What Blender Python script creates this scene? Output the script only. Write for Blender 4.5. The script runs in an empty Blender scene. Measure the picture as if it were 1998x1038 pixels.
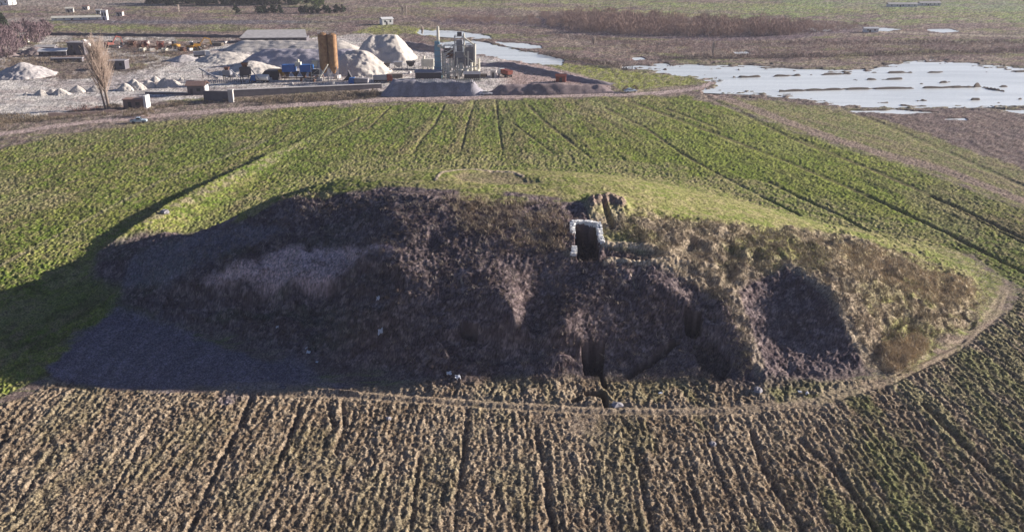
import bpy, math, random
import numpy as np
from mathutils import Vector, Matrix

scene = bpy.context.scene
C = scene.collection
# ------------------------------------------------------------------ camera
CAM_H = 53.0
FPX = 1730.0                      # focal length in photo pixels (photo is 1998 wide)
PITCH = math.atan(649.0 / FPX)
SP, CP = math.sin(PITCH), math.cos(PITCH)
cd = bpy.data.cameras.new("camera")
cam = bpy.data.objects.new("camera", cd); C.objects.link(cam)
cam.location = (0, 0, CAM_H)
cam.rotation_euler = (math.radians(90) - PITCH, 0, 0)
cd.sensor_width = 36; cd.lens = 36 * FPX / 1998.0
cd.clip_start = 0.5; cd.clip_end = 30000
scene.camera = cam
# ------------------------------------------------------------------ light
SUN_EL = math.radians(15.0)
SUN_AZ = math.radians(17.0)       # sun stands to the right and slightly behind the scene
world = bpy.data.worlds.new("World"); scene.world = world; world.use_nodes = True
wn = world.node_tree.nodes; wl = world.node_tree.links
sky = wn.new("ShaderNodeTexSky"); sky.sky_type = 'NISHITA'; sky.sun_disc = False
sky.sun_elevation = SUN_EL
sky.sun_rotation = math.radians(90) - SUN_AZ
sky.dust_density = 0.6; sky.air_density = 1.0; sky.ozone_density = 4.0
wn["Background"].inputs[1].default_value = 0.047
tnt = wn.new("ShaderNodeVectorMath"); tnt.operation = 'MULTIPLY'; tnt.inputs[1].default_value = (1.03, .90, 1.04)
wl.new(sky.outputs[0], tnt.inputs[0]); wl.new(tnt.outputs[0], wn["Background"].inputs[0])
sd = bpy.data.lights.new("sun", 'SUN'); sun = bpy.data.objects.new("sun", sd); C.objects.link(sun)
sd.energy = 5.0; sd.angle = math.radians(0.55); sd.color = (1.0, 0.92, 0.84)
LDIR = Vector((math.cos(SUN_AZ) * math.cos(SUN_EL), math.sin(SUN_AZ) * math.cos(SUN_EL), math.sin(SUN_EL)))
sun.rotation_euler = LDIR.to_track_quat('Z', 'Y').to_euler()
sun.location = LDIR * 400
scene.view_settings.view_transform = 'Standard'
scene.view_settings.look = 'None'
scene.view_settings.exposure = 1.03
scene.view_settings.gamma = 1.0
scene.cycles.max_bounces = 4
scene.cycles.volume_bounces = 0

# ------------------------------------------------------------------ helpers
rng = np.random.default_rng(11)
random.seed(5)

def gw(px, py, z=0.0):
    """photo pixel on the flat plain -> world x, y (numpy friendly)"""
    u = 519.0 - py
    t = (CAM_H - z) / (FPX * SP - u * CP)
    return (px - 999.0) * t, t * (FPX * CP + u * SP)

def wg(X, Y, z=0.0):
    """world x, y on the plain -> plan coordinates used to trace outlines"""
    # Y = H (f cp + u sp)/(f sp - u cp)
    H = CAM_H - z
    u = (Y * FPX * SP - H * FPX * CP) / (H * SP + Y * CP)
    t = H / (FPX * SP - u * CP)
    return 999.0 + X / t, 519.0 - u

def mpp(py):                       # metres per photo pixel at a ground row
    return CAM_H / (FPX * SP - (519.0 - py) * CP)

TAB = rng.random((256, 256)).astype(np.float32)
def vn(x, y, s=0):
    x = x + 17.3 * s; y = y + 9.1 * s
    xi = np.floor(x); yi = np.floor(y)
    fx = (x - xi).astype(np.float32); fy = (y - yi).astype(np.float32)
    fx = fx * fx * (3 - 2 * fx); fy = fy * fy * (3 - 2 * fy)
    xi = xi.astype(np.int64) & 255; yi = yi.astype(np.int64) & 255
    x1 = (xi + 1) & 255; y1 = (yi + 1) & 255
    a = TAB[xi, yi]; b = TAB[x1, yi]; c = TAB[xi, y1]; d = TAB[x1, y1]
    return (a + (b - a) * fx) * (1 - fy) + (c + (d - c) * fx) * fy   # 0..1
def fbm(x, y, o=4, s=0):
    r = 0; a = 1; t = 0
    for k in range(o):
        # rotate octaves so that lattice lines never show
        ca, sa = math.cos(0.6 + k * 1.1), math.sin(0.6 + k * 1.1)
        r = r + a * vn((x * ca - y * sa) * 2 ** k, (x * sa + y * ca) * 2 ** k, s + k * 3)
        t += a; a *= 0.55
    return r / t
def sst(a, b, x):
    t = np.clip((x - a) / (b - a), 0, 1); return t * t * (3 - 2 * t)

def seg_dist(px, py, pts, closed=False):
    pts = list(pts); n = len(pts); best = None
    for i in range(n if closed else n - 1):
        ax, ay = pts[i]; bx, by = pts[(i + 1) % n]
        dx, dy = bx - ax, by - ay; L = dx * dx + dy * dy + 1e-9
        t = np.clip(((px - ax) * dx + (py - ay) * dy) / L, 0, 1)
        d = (px - ax - t * dx) ** 2 + (py - ay - t * dy) ** 2
        best = d if best is None else np.minimum(best, d)
    return np.sqrt(best)
def inside(px, py, pts):
    c = np.zeros(px.shape, bool); n = len(pts)
    for i in range(n):
        ax, ay = pts[i]; bx, by = pts[(i + 1) % n]
        if ay == by: continue
        hit = ((ay > py) != (by > py)) & (px < (bx - ax) * (py - ay) / (by - ay) + ax)
        c ^= hit
    return c
def sdf(px, py, pts, pad=60):
    """signed distance, + inside; -pad far away"""
    out = np.full(px.shape, -float(pad), np.float32)
    xs = [p[0] for p in pts]; ys = [p[1] for p in pts]
    m = (px > min(xs) - pad) & (px < max(xs) + pad) & (py > min(ys) - pad) & (py < max(ys) + pad)
    if m.any():
        a, b = px[m], py[m]
        d = seg_dist(a, b, pts, True); ins = inside(a, b, pts)
        out[m] = np.where(ins, d, -np.minimum(d, pad))
    return out
def ldist(px, py, pts, pad=60):
    out = np.full(px.shape, float(pad), np.float32)
    xs = [p[0] for p in pts]; ys = [p[1] for p in pts]
    m = (px > min(xs) - pad) & (px < max(xs) + pad) & (py > min(ys) - pad) & (py < max(ys) + pad)
    if m.any(): out[m] = np.minimum(seg_dist(px[m], py[m], pts), pad)
    return out

# ------------------------------------------------------------------ mound surface
# control points: place on the photo and the height of the ground there
CTRL = [
 # brow (skyline of the shaded face)
 (240,470,1.2),(330,452,5.0),(430,440,9.0),(520,405,12.5),(620,374,14.8),(750,368,15.8),(870,380,16.4),(1000,388,16.3),(1110,402,15.6),
 (1200,425,14.6),(1300,455,12.8),(1400,475,11.3),(1540,512,9.3),
 # top
 (560,385,13.6),(700,345,15.6),(850,335,16.4),(950,335,15.8),(1100,345,15.6),(1250,375,14.6),(1000,360,16.0),(850,355,16.4),
 (1350,420,12.5),(1480,450,10.4),(1600,470,7.6),(1720,500,5.0),(1820,530,3.0),(1880,570,1.4),
 # right flank
 (1640,600,6.2),(1700,690,1.6),(1700,560,6.4),(1780,600,3.4),(1860,620,1.3),(1760,660,1.8),(1840,655,.6),
 (1480,700,2.0),(1420,600,6.6),(1470,560,7.6),(1450,650,4.0),(1600,730,.8),(1560,640,3.9),(1600,680,2.3),(1350,640,4.4),(1300,560,8.8),(1330,500,11.2),
 # centre face
 (750,430,14.4),(900,440,14.6),(1050,450,14.0),(1000,520,11.0),(850,520,11.2),(700,500,11.4),
 (900,590,8.6),(1000,590,8.4),(1130,560,8.9),(780,590,8.0),(1100,620,7.0),(850,625,7.0),(960,640,5.2),
 (900,665,3.2),(1050,655,3.6),(760,660,4.0),(1200,620,6.0),(1200,690,2.2),(1000,715,1.2),(850,700,1.6),(1120,710,1.4),(1300,710,1.2),(1400,735,.8),
 (700,640,5.0),(650,690,1.6),(740,710,1.0),
 # left terrace with the scalloped bank
 (600,430,12.4),(480,470,9.4),(400,500,7.4),(330,520,5.6),(560,500,9.2),(650,490,10.0),(450,535,7.4),(560,540,8.2),(640,545,8.0),(700,505,10.2),
 (430,575,4.4),(540,585,4.6),(640,585,5.2),(350,570,4.2),(300,540,3.4),(500,630,2.4),(600,640,2.8),(400,620,1.6),(300,600,1.2),(240,560,.6),
]
BASE = [(180,480),(150,560),(180,630),(300,640),(430,665),(540,715),(640,752),(760,765),(900,772),(1050,782),(1200,790),(1350,792),(1500,786),
        (1650,765),(1780,722),(1880,665),(1935,600),(1925,560)]
pts = []
for (a, b, z) in CTRL:
    X, Y = gw(a, b, z); pts.append((X, Y, z))
for (a, b) in BASE:
    X, Y = gw(a, b, 0.0); pts.append((X, Y, 0.0))
# far side of the mound, hidden from here
pts += [(-72,138,0),(-58,146,3),(-40,150,9.0),(-20,156,11.5),(0,160,11.5),(20,160,10.5),(40,156,7.5),(58,150,4.0),(72,144,1.2),
        (-60,160,0),(-35,174,3.0),(-10,182,4.0),(15,184,3.5),(40,176,2.0),(62,164,0),(-40,192,0),(-8,204,0),(20,204,0),(45,192,0),(90,150,0),(88,120,0),(60,95,0)]
P = np.array(pts, float)
def tps(r2): return r2 * np.log(r2 + 1e-6)
n = len(P)
D = (P[:, None, :2] - P[None, :, :2]); K = tps((D ** 2).sum(-1)) + np.eye(n) * 6.0
A = np.zeros((n + 3, n + 3)); A[:n, :n] = K; A[:n, n] = 1; A[:n, n + 1:] = P[:, :2]; A[n, :n] = 1; A[n + 1:, :n] = P[:, :2].T
W = np.linalg.solve(A, np.concatenate([P[:, 2], [0, 0, 0]]))
GX0, GX1, GY0, GY1, GS = -110.0, 120.0, 78.0, 222.0, 0.5
gxs = np.arange(GX0, GX1, GS); gys = np.arange(GY0, GY1, GS)
MX, MY = np.meshgrid(gxs, gys, indexing='ij')
HM = np.zeros(MX.shape)
for i in range(n):
    HM += W[i] * tps((MX - P[i, 0]) ** 2 + (MY - P[i, 1]) ** 2)
HM += W[n] + W[n + 1] * MX + W[n + 2] * MY
foot = [gw(a, b) for a, b in BASE] + [(95,128),(84,150),(62,168),(48,192),(20,206),(-10,206),(-42,194),(-64,164),(-78,144)]
fsd = sdf(MX, MY, foot, 30)
HM = np.maximum(HM, 0) * sst(-1.5, 4.0, fsd)
def hm(X, Y):
    X = np.asarray(X, float); Y = np.asarray(Y, float)
    fx = np.clip((X - GX0) / GS, 0, len(gxs) - 1.001); fy = np.clip((Y - GY0) / GS, 0, len(gys) - 1.001)
    i = fx.astype(int); j = fy.astype(int); a = fx - i; b = fy - j
    return (HM[i, j] * (1 - a) + HM[i + 1, j] * a) * (1 - b) + (HM[i, j + 1] * (1 - a) + HM[i + 1, j + 1] * a) * b
def mw(px, py):
    """photo pixel -> first hit with the mound or plain, world x, y, z"""
    u = 519.0 - py
    d = np.array([(px - 999.0), FPX * CP + u * SP, -(FPX * SP - u * CP)])
    ts = np.linspace(20, CAM_H / -d[2] * 1.0 / 1.0 * 1.0, 2) if False else None
    t1 = CAM_H / -d[2]; t0 = t1 * 0.55
    t = np.linspace(t0, t1, 3000)
    x, y, z = d[0] * t, d[1] * t, CAM_H + d[2] * t
    k = np.argmax(z <= hm(x, y) + 1e-3)
    if z[k] > hm(x[k], y[k]) + .2: k = -1
    return float(x[k]), float(y[k]), float(max(z[k], 0))
def mg(px, py):
    """photo pixel on the mound -> plan coordinates"""
    x, y, z = mw(px, py); a, b = wg(x, y); return float(a), float(b)

# ------------------------------------------------------------------ ground grid
rows = [1150.0]
while rows[-1] > -6: rows.append(rows[-1] - (0.95 if 330 < rows[-1] < 800 else 1.15))
rows = np.array(rows)
extra_near = np.array([1900, 1650, 1500, 1400, 1320, 1250, 1200, 1170])
extra_far = np.array([-12, -20, -30, -42, -56, -72, -88, -102, -113])
rows = np.concatenate([extra_near, rows, extra_far])
cols = np.arange(-330.0, 2330.0, 1.95)
ext = np.array([2345, 2370, 2410, 2480, 2600, 2800, 3200, 3900, 5000])
cols = np.concatenate([1998 - ext[::-1], cols, ext])
NR, NC = len(rows), len(cols)
GY, GX = np.meshgrid(rows, cols, indexing='ij')
GX = GX.astype(np.float64)
jit = (rng.random(GX.shape) - .5)
X, Y = gw(GX, GY)
base = hm(X, Y)
gx, gy = GX, GY                                       # plan coordinates of every vertex
wob = (fbm(X / 6, Y / 6, 4, 2) - .5)                  # for ragged borders
wobf = (fbm(gx / 22, gy / 9, 4, 5) - .5)

# ---- zones in plan coordinates
def mpoly(l): return [mg(a, b) for a, b in l]
Z_PLOUGH = [(-400,800),(0,790),(60,770),(110,735),(200,757),(330,766),(480,758),(600,756),(760,752),(900,748),(1050,738),(1200,744),(1450,742),(1600,748),(1700,742),(1790,722),(1890,668),(1975,600),(2000,560),(2600,900),(2600,2000),(-900,2000),(-900,900)]
Z_GREEN = [(-500,700),(-500,340),(0,292),(90,268),(200,250),(330,236),(560,212),(745,203),(1000,197),(1200,190),(1340,188),(1430,214),(1560,262),(1700,305),(1830,345),(2100,450),(2600,620),(2600,760),(2020,575),(1960,545),(1900,500),
           (1800,480),(1500,500),(1000,600),(600,640),(200,640),(120,720),(30,760),(-40,800),(-500,840)]
Z_GREEN2 = [(1400,196),(1480,196),(1620,212),(1740,240),(1880,290),(2100,370),(2600,560),(2600,640),(2100,450),(1830,340),(1700,302),(1560,258),(1450,215)]
Z_VERGE = [(1000,96),(1060,112),(1095,124),(1180,132),(1290,146),(1350,152),(1385,160),(1300,170),(1215,178),(1190,163),(1120,142),(1040,120),(960,108)]
Z_YARD = [(-400,150),(0,150),(120,158),(240,146),(330,120),(420,92),(470,84),(560,80),(640,72),(720,66),(790,85),(850,105),(960,112),(1050,126),(1190,162),(1190,176),(960,182),(745,178),(640,172),(450,186),(330,196),(285,204),(215,204),(100,224),(0,236),(-400,262)]
Z_YARD2 = [(-50,120),(60,72),(120,70),(300,66),(460,72),(440,95),(330,128),(240,150),(100,160),(-50,160)]
Z_POND = [(1218,131),(1300,124),(1390,127),(1480,128),(1570,136),(1690,138),(1740,124),(1800,117),(1870,122),(2000,134),(2600,160),(2600,230),(2000,206),(1870,209),(1750,208),(1640,204),(1560,191),(1480,184),(1372,180),(1395,168),(1385,155),(1330,148),(1280,141)]
Z_RIV = [(856,84),(880,80),(935,81),(1005,96),(1060,108),(1100,119),(1095,126),(1062,127),(1000,118),(940,106),(880,104)]
Z_RIV2 = [(818,58),(860,60),(905,62),(950,70),(960,75),(900,74),(850,70),(815,66)]
Z_RIV3 = [(968,82),(1010,84),(1045,88),(1062,94),(1020,94),(985,90)]
PUD = [[(1575,57),(1600,55),(1622,58),(1600,62)],[(1700,57),(1728,55),(1760,57),(1735,61),(1705,60)],[(1805,58),(1850,56),(1880,62),(1840,63)],[(1432,102),(1455,101),(1462,104),(1440,105)],
       [(1232,113),(1250,111),(1258,115),(1240,117)],[(1660,216),(1740,214),(1830,219),(1770,222),(1690,220)],[(1950,216),(2010,213),(2100,217),(2000,221)],[(1845,232),(1880,230),(1890,234)]]
Z_HEATH_R = [(1560,222),(1700,214),(1860,212),(2700,230),(2700,560),(2100,370),(1880,290),(1740,240)]
ROAD = [(-330,292),(-100,276),(0,262),(150,241),(300,227),(450,214),(600,204),(745,195),(950,190),(1200,185),(1300,181),(1365,172),(1390,162),(1378,154)]
ROAD2 = [(1370,176),(1450,205),(1520,232),(1600,262),(1720,300),(1850,335),(2100,430),(2500,570)]
RING = [(440,760),(560,762),(700,768),(850,780),(1000,790),(1150,799),(1300,802),(1450,798),(1600,780),(1750,738),(1880,672),(1945,610),(1960,570)]

def edge(s, soft, amp=6.0, w=None):
    return sst(-soft, soft, s + amp * (wobf if w is None else w))
m_pl = edge(sdf(gx, gy, Z_PLOUGH), 4, 12, wob)
m_gr = edge(sdf(gx, gy, Z_GREEN), 4, 16, wob)
m_g2 = edge(sdf(gx, gy, Z_GREEN2), 4, 14)
m_vg = edge(sdf(gx, gy, Z_VERGE), 2.5, 4)
m_yd = edge(sdf(gx, gy, Z_YARD), 2.0, 5)
m_y2 = edge(sdf(gx, gy, Z_YARD2), 3, 10) * sst(.42, .6, fbm(gx / 40, gy / 7, 3, 9))
wobp = fbm(gx / 34, gy / 2.6, 4, 95) - .5
wobp = fbm(gx / 26, gy / 2.2, 5, 95) - .5
m_po = edge(sdf(gx, gy, Z_POND), 1.6, 26, wobp)
m_po = np.maximum.reduce([m_po, edge(sdf(gx, gy, Z_RIV), 1.4, 11, wobp), edge(sdf(gx, gy, Z_RIV2), 1.2, 9, wobp), edge(sdf(gx, gy, Z_RIV3), 1.0, 7, wobp)] + [edge(sdf(gx, gy, p_, 12), .8, 5, wobp) for p_ in PUD])
m_hr = edge(sdf(gx, gy, Z_HEATH_R), 5, 14)
m_md = sst(0.05, 1.2, base)                          # on the mound
d_road = ldist(gx, gy, ROAD); d_road2 = ldist(gx, gy, ROAD2); d_ring = ldist(gx, gy, RING)

# ---- relief
Yn = Y + 1.5 * base      # measured along the slope, so that nothing is drawn out on the steep face
H = base.copy()
near = 1.0 / (1.0 + (Y / 260.0) ** 4)
# broad undulation
H += (fbm(X / 30, Y / 30, 3, 1) - .5) * 0.5 * (1 - m_md) * sst(60, 75, Y) * (1 - sst(170, 200, Y))
cl1 = fbm(X / .36, Yn / .80, 3, 21) ; cl2 = fbm(X / .22, Yn / .27, 2, 31)
crg = 1 - np.abs(fbm(X / .7, Yn / 1.0, 2, 35) * 2 - 1) * 2.2          # sharp turned clods
rowx = X + 1.2 * (fbm(X / 14, Y / 26, 2, 41) - .5) * 2
ang = np.arctan2(X + 10.0, 477.0 - Y)                # back field rows fan out from a far point
rad = np.hypot(X + 10.0, 477.0 - Y)
fan = ang * 230.0 + 1.0 * (fbm(X / 20, Y / 20, 2, 43) - .5)
rowsA = vn(rowx / .55, Y / 5.5, 51) * .6 + vn(rowx / 1.7, Y / 16.0, 52) * .6
rdg = np.sin(rowx * 6.2832 / .86 + 2.4 * (fbm(X / 3, Y / 12, 3, 57) - .5)) * sst(.38, .58, fbm(X / 9, Y / 16, 3, 58) + .12 * sst(450, 700, gx)) * sst(0, 22, gy - np.interp(gx, [p[0] for p in RING[:-1]], [p[1] for p in RING[:-1]])) * (.4 + 1.2 * fbm(X / 1.6, Y / 5, 3, 59))
rowsB = vn(fan / .9, rad / 12., 53) * .5 + vn(fan / 3.2, rad / 40., 54) * .6
patch = fbm(X / 9, Y / 9, 3, 61)
smoothp = sst(.0, 14, sdf(gx, gy, [(1030,800),(1190,800),(1200,830),(1170,880),(1120,872),(1070,850),(1030,830)], 40))
smoothp = smoothp * sst(.40, .56, fbm(X / 2.5, Y / 3.5, 4, 63)); sm = 1 - .6 * smoothp
H += m_pl * (1 - .8 * m_md) * sm * (sst(.32, .68, cl1) * .16 + (cl2 - .5) * .34 + (crg - .5) * .05 + (rowsA - .6) * .20 + rdg * .046)
H += m_gr * (1 - m_md) * ((cl1 - .5) * .46 + (cl2 - .5) * .30 + (rowsB - .55) * .16)
H += (m_g2) * ((cl1 - .5) * .3 + (rowsB - .55) * .2)
rest = (1 - np.maximum(m_pl, m_gr)) * (1 - m_md) * (1 - m_g2)
H += rest * (1 - m_yd * .6) * ((fbm(X / 2.2, Y / 3.5, 3, 23) - .5) * .5 * sst(80, 200, Y) + (cl1 - .5) * .12)
H += m_yd * (fbm(X / 9, Y / 9, 3, 26) - .5) * .7
# mound roughness: gullies running down the face, hummocks, clods
gly = fbm(X / 3.2 + wob * 2, Yn / 9.0, 4, 71)
hum = fbm(X / 5.0, Yn / 5.0, 4, 73)
face = m_md * (1 - sst(.0, 1, (sdf(gx, gy, mpoly([(640,372),(850,384),(1100,392),(1300,420),(1500,440),(1620,450),(1500,330),(1000,300),(700,310)]), 40) / 10 + .3)))
H += face * ((gly - .5) * .5 + (hum - .5) * .6)
H += (m_md * np.where(sdf(gx, gy, mpoly([(640,374),(850,386),(1110,400),(1200,392),(1400,440),(1620,450),(1500,340),(1000,300),(700,310)]), 20) > 0, .45, 1.0)) * ((cl1 - .5) * .42 + (cl2 - .5) * .26 + (fbm(X / 2.2, Yn / 2.2, 3, 77) - .5) * .40)

fk = edge(sdf(gx, gy, mpoly([(1190,430),(1300,415),(1480,440),(1640,455),(1790,500),(1910,550),(1900,640),(1760,720),(1700,720),(1640,600),(1540,515),(1440,560),(1480,720),(1420,740),(1400,610),(1300,520)]), 60), 8, 20, wob)
fk = fk * (1 - sst(12, -2, -sdf(gx, gy, mpoly([(1170,476),(1240,476),(1300,486),(1345,508),(1300,516),(1200,514),(1172,500)]), 40) ) )
H += fk * ((fbm(X / 2.4 + wob, Yn / 3.6, 3, 79) - .5) * 1.5 + (fbm(X / 1.1, Yn / 1.6, 3, 80) - .5) * .7)
# ---- carved features (plan coordinates)
def carve(poly, depth, soft=1.2, on=True):
    """sunk area with steep sides"""
    global H
    s = sdf(gx, gy, mpoly(poly) if on else poly, 30)
    H -= depth * sst(-soft, soft, s + 1.5 * wob)
def bank(line, h, w, on=True, soft=1.0):
    global H
    l = [mg(a, b) for a, b in line] if on else line
    d = ldist(gx, gy, l, w * 3)
    H += h * np.exp(-(d / w) ** 2)
    return d
# hollow on the top
s = sdf(gx, gy, mpoly([(880,338),(960,333),(1030,345),(1060,356),(960,358),(900,350)]), 40)
H -= .4 * sst(-10, 12, s)
d_top = bank([(850,350),(862,336),(920,331),(1000,336),(1020,342)], .12, 2.2)
s_hol = s
# spoil heap above the trench
d_heap = ldist(gx, gy, [mg(1158,398), mg(1190,392), mg(1212,400)], 50)
H += .95 * np.exp(-(d_heap / 13.0) ** 2) * (.7 + .6 * cl1)
# the two long trenches
carve([(1172,398),(1182,400),(1200,440),(1190,448)], .8)
carve([(1122,444),(1162,442),(1168,480),(1166,505),(1128,508),(1124,480)], 2.6, 1.0)
carve([(1180,486),(1230,482),(1290,492),(1312,502),(1260,510),(1210,508),(1180,500)], .45, 4.5)
r1 = bank([(1176,477),(1235,477),(1290,488),(1320,504)], .22, 2.2)
r2 = bank([(1180,512),(1200,505),(1260,514),(1310,508),(1345,512)], .3, 2.2)
carve([(1134,668),(1180,668),(1176,735),(1140,730)], 3.2, .8)
carve([(1168,720),(1176,722),(1186,760),(1176,760)], 1.5, .7)
carve([(1335,610),(1368,610),(1368,650),(1338,650)], 2.8, .8)
carve([(1308,640),(1330,640),(1330,655),(1308,655)], .8, 2.0)
carve([(900,634),(932,634),(932,650),(900,650)], 2.0, .8)
carve([(1215,735),(1225,742),(1330,665),(1320,658)], 1.3, 1.2)
carve([(1350,660),(1400,660),(1430,700),(1410,740),(1370,720)], 1.2, 7)
carve([(1140,766),(1176,766),(1182,770),(1188,796),(1180,796),(1172,778),(1140,774)], 1.7, .7)
carve([(1114,778),(1134,774),(1136,782),(1116,787)], 1.0, .8)
for (a, b, r) in [(505,505,7),(675,505,9),(600,480,6),(1240,545,8),(1420,540,9),(1475,500,8),(1560,500,8),(1350,470,9),(845,470,8)]:
    d = ldist(gx, gy, [mg(a, b), mg(a + 3, b)], 30); H -= .8 * np.exp(-(d / r) ** 2)
# scalloped bank edge on the left terrace: a small cliff
clf = mpoly([(330,570),(420,560),(470,556),(560,552),(605,556),(640,552),(660,540),(700,508),(760,520),(800,560),(740,600),(640,620),(520,625),(400,612),(320,595)])
s_clf = sdf(gx, gy, clf, 40)
H -= 1.0 * sst(-4, 5, s_clf + 12 * wob) * (1 - sst(6, 34, s_clf))
# lower terrace cut on the centre face
cut = mpoly([(850,650),(930,645),(1000,640),(1100,645),(1130,660),(1125,700),(1000,705),(880,700)])
s_cut = sdf(gx, gy, cut, 40); H -= .9 * sst(-3, 4, s_cut + 4 * wob) * (1 - sst(4, 24, s_cut))
# straw spurs on the right front
for l, hgt, w in [([(1400,540),(1440,600),(1470,680),(1490,735)], .35, 16), ([(1530,512),(1600,560),(1655,640),(1700,720)], .3, 16), ([(1260,560),(1340,590)], .7, 8)]:
    bank(l, hgt, w)
# ditch crossing the back field into the mound's shadow
DITCH = [(655,236),(600,268),(520,306),(455,344),(400,374),(330,415),(270,455),(180,505),(60,560),(-80,640)]
dd = ldist(gx, gy, DITCH, 40)
g6 = sst(640, 330, gx)
dl = sorted(DITCH, key=lambda p: p[1]); xr = (gx - np.interp(gy, [p[1] for p in dl], [p[0] for p in dl])) * .47 + 5 * wobf
H += (.25 + 1.9 * g6) * sst(-1.5, 2.0, xr) * np.exp(-(np.maximum(xr, 0) / (10 + 22 * g6)) ** 2) * sst(238, 262, gy) * sst(520, 450, gy) * (1 - m_md)
# wheel tracks / field furrows in the back field
TRK = [([(1225,196),(1400,262),(1560,325),(1700,385),(1860,460),(2050,560)], 2.2, .7),
       ([(1180,210),(1260,250),(1330,300),(1420,350),(1560,420)], 1.8, .4),
       ([(1500,355),(1560,385),(1640,420),(1760,490)], 1.8, .45),
       ([(1380,190),(1450,222),(1540,268),(1700,330),(1870,405),(2050,490)], 2.0, .6),
       ([(1030,205),(1060,235),(1110,275),(1150,306)], 2.0, .6), ([(1000,240),(1040,270),(1080,300)], 1.4, .4),
       ([(968,196),(972,240),(980,292)], 1.6, .5), ([(925,200),(912,240),(900,292)], 1.5, .4),
       ([(866,206),(850,240),(822,272),(806,298)], 2.0, .45), ([(700,230),(640,262)], 1.6, .4), ([(760,210),(720,250)], 1.4, .4),
       ([(1640,210),(1760,258),(1900,320),(2100,410)], 2.2, .6),([(1300,212),(1400,250)], 1.4, .4),([(1560,270),(1800,375),(2050,500)], 1.4, .35)]
m_trk = np.zeros(H.shape)
for l, w, dp in TRK:
    d = ldist(gx, gy, l, 20); g = np.exp(-(d / w) ** 2) * (.6 + .8 * (vn(X / 5, Y / 9, 81)))
    H -= dp * g; m_trk = np.maximum(m_trk, g)
# furrows in the ploughed land in front
FUR = [([(492,770),(470,820),(430,900),(395,980),(350,1080)], 5.5, .55), ([(912,800),(905,880),(893,960),(885,1080)], 5.0, .45),
       ([(1046,850),(1060,900),(1072,1000),(1090,1080)], 6.0, .5), ([(1466,846),(1490,920),(1550,1010),(1590,1080)], 5.5, .45),
       ([(1560,860),(1640,930),(1700,1020),(1730,1080)], 7.0, .5), ([(1800,790),(1880,870),(1960,940),(2100,1050)], 5.0, .45),
       ([(585,800),(560,860),(530,930)], 4.5, .45), ([(640,790),(650,830),(630,870)], 4, .35), ([(668,790),(672,830),(655,880)], 4, .35),
       ([(10,850),(-30,920)], 5, .5), ([(300,820),(200,1000)], 3.0, .3), ([(712,860),(732,900)], 4, .3), ([(1240,880),(1275,1040)], 5, .35), ([(1370,820),(1440,1040)], 4, .3),
       ([(100,880),(30,1000)], 4, .35), ([(820,880),(800,1040)], 4, .3)]
m_fur = np.zeros(H.shape); g0 = fbm(X / 2.5, Y / 5, 3, 87)
for l, w, dp in FUR:
    d = ldist(gx, gy, l, 30); g = np.exp(-(d / w) ** 2)
    H -= dp * .8 * g * (.35 + 1.1 * g0); m_fur = np.maximum(m_fur, g)
    d = ldist(gx, gy, [(a - 9, b) for a, b in l], 30); H += dp * .12 * np.exp(-(d / 5) ** 2) * cl1 * 2
# ring track ruts
H -= (H - base) * .6 * sst(14, 7, d_ring + 6 * wob) * (gx > 540)
for off in (-6.5, 6.5):
    l = [(a, b + off) for a, b in RING[:-2]]
    d = ldist(gx, gy, l, 20) + 3 * wob; H -= .16 * np.exp(-(d / 3.4) ** 2)
H += .06 * np.exp(-(d_ring / 4) ** 2)
H += .35 * np.exp(-(ldist(gx, gy, [(560,756),(640,762),(700,768)], 20) / 2.5) ** 2)
# roads smoother; water basins sunk
H -= (H - base) * .7 * sst(5, 2, d_road)
H = H * (1 - m_po) + m_po * (-.9 + 1.15 * sst(.90, 1.0, vn(gx / 120 + 3, gy / 2.3, 91) * .7 + .3 * fbm(gx / 16, gy / 3, 3, 92)))
for l in [[(1430,151),(1560,147),(1700,142),(2050,139),(2500,139)],[(1520,178),(1650,174),(1998,168)],[(1790,196),(2100,191)],[(1660,156),(1760,154)],[(1900,168),(1960,178)],[(1300,136),(1240,132)],[(1440,136),(1500,134)],[(1780,164),(1860,160)]]:
    H += m_po * 1.4 * np.exp(-(ldist(gx, gy, l, 12) / 1.1) ** 2) * sst(.38, .56, fbm(gx / 30, gy / 4, 3, 93))
H = np.where((Y > 185) & (m_po < .3), np.maximum(H, -.16), H)
H += -.0 * jit

# ---- albedo (dry matter, soil, crop); pits and furrow beds also carry painted shade
def col(r, g, b): return np.array([r, g, b], np.float32)
RGB = np.zeros(H.shape + (3,), np.float32)
def mixc(mask, c):
    global RGB
    m = np.clip(mask, 0, 1).astype(np.float32)[..., None]; RGB = RGB * (1 - m) + m * c
g1 = fbm(X / 1.1, Yn / 1.1, 3, 101); g2 = fbm(X / 7, Yn / 7, 4, 103); g3 = fbm(gx / 45, gy / 7, 4, 105); g4 = fbm(gx / 5, gy / 3.2, 2, 107)
speck = rng.random(H.shape).astype(np.float32)
HEATH = col(.19, .14, .12); HEATH2 = col(.28, .22, .165); OLIVE = col(.21, .24, .07); GREEN = col(.165, .22, .04); GREEN2 = col(.27, .285, .07)
SOIL = col(.26, .19, .122); SOIL2 = col(.36, .275, .185); SOILD = col(.13, .095, .08); STRAW = col(.43, .35, .25); GRAV = col(.62, .57, .50); GRAV2 = col(.36, .32, .30); PINK = col(.42, .31, .27)
RGB[:] = HEATH
mixc(sst(.45, .65, g3), HEATH2)
mixc(sst(.5, .7, fbm(gx / 70, gy / 5, 3, 109)) * .6, OLIVE)
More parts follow.
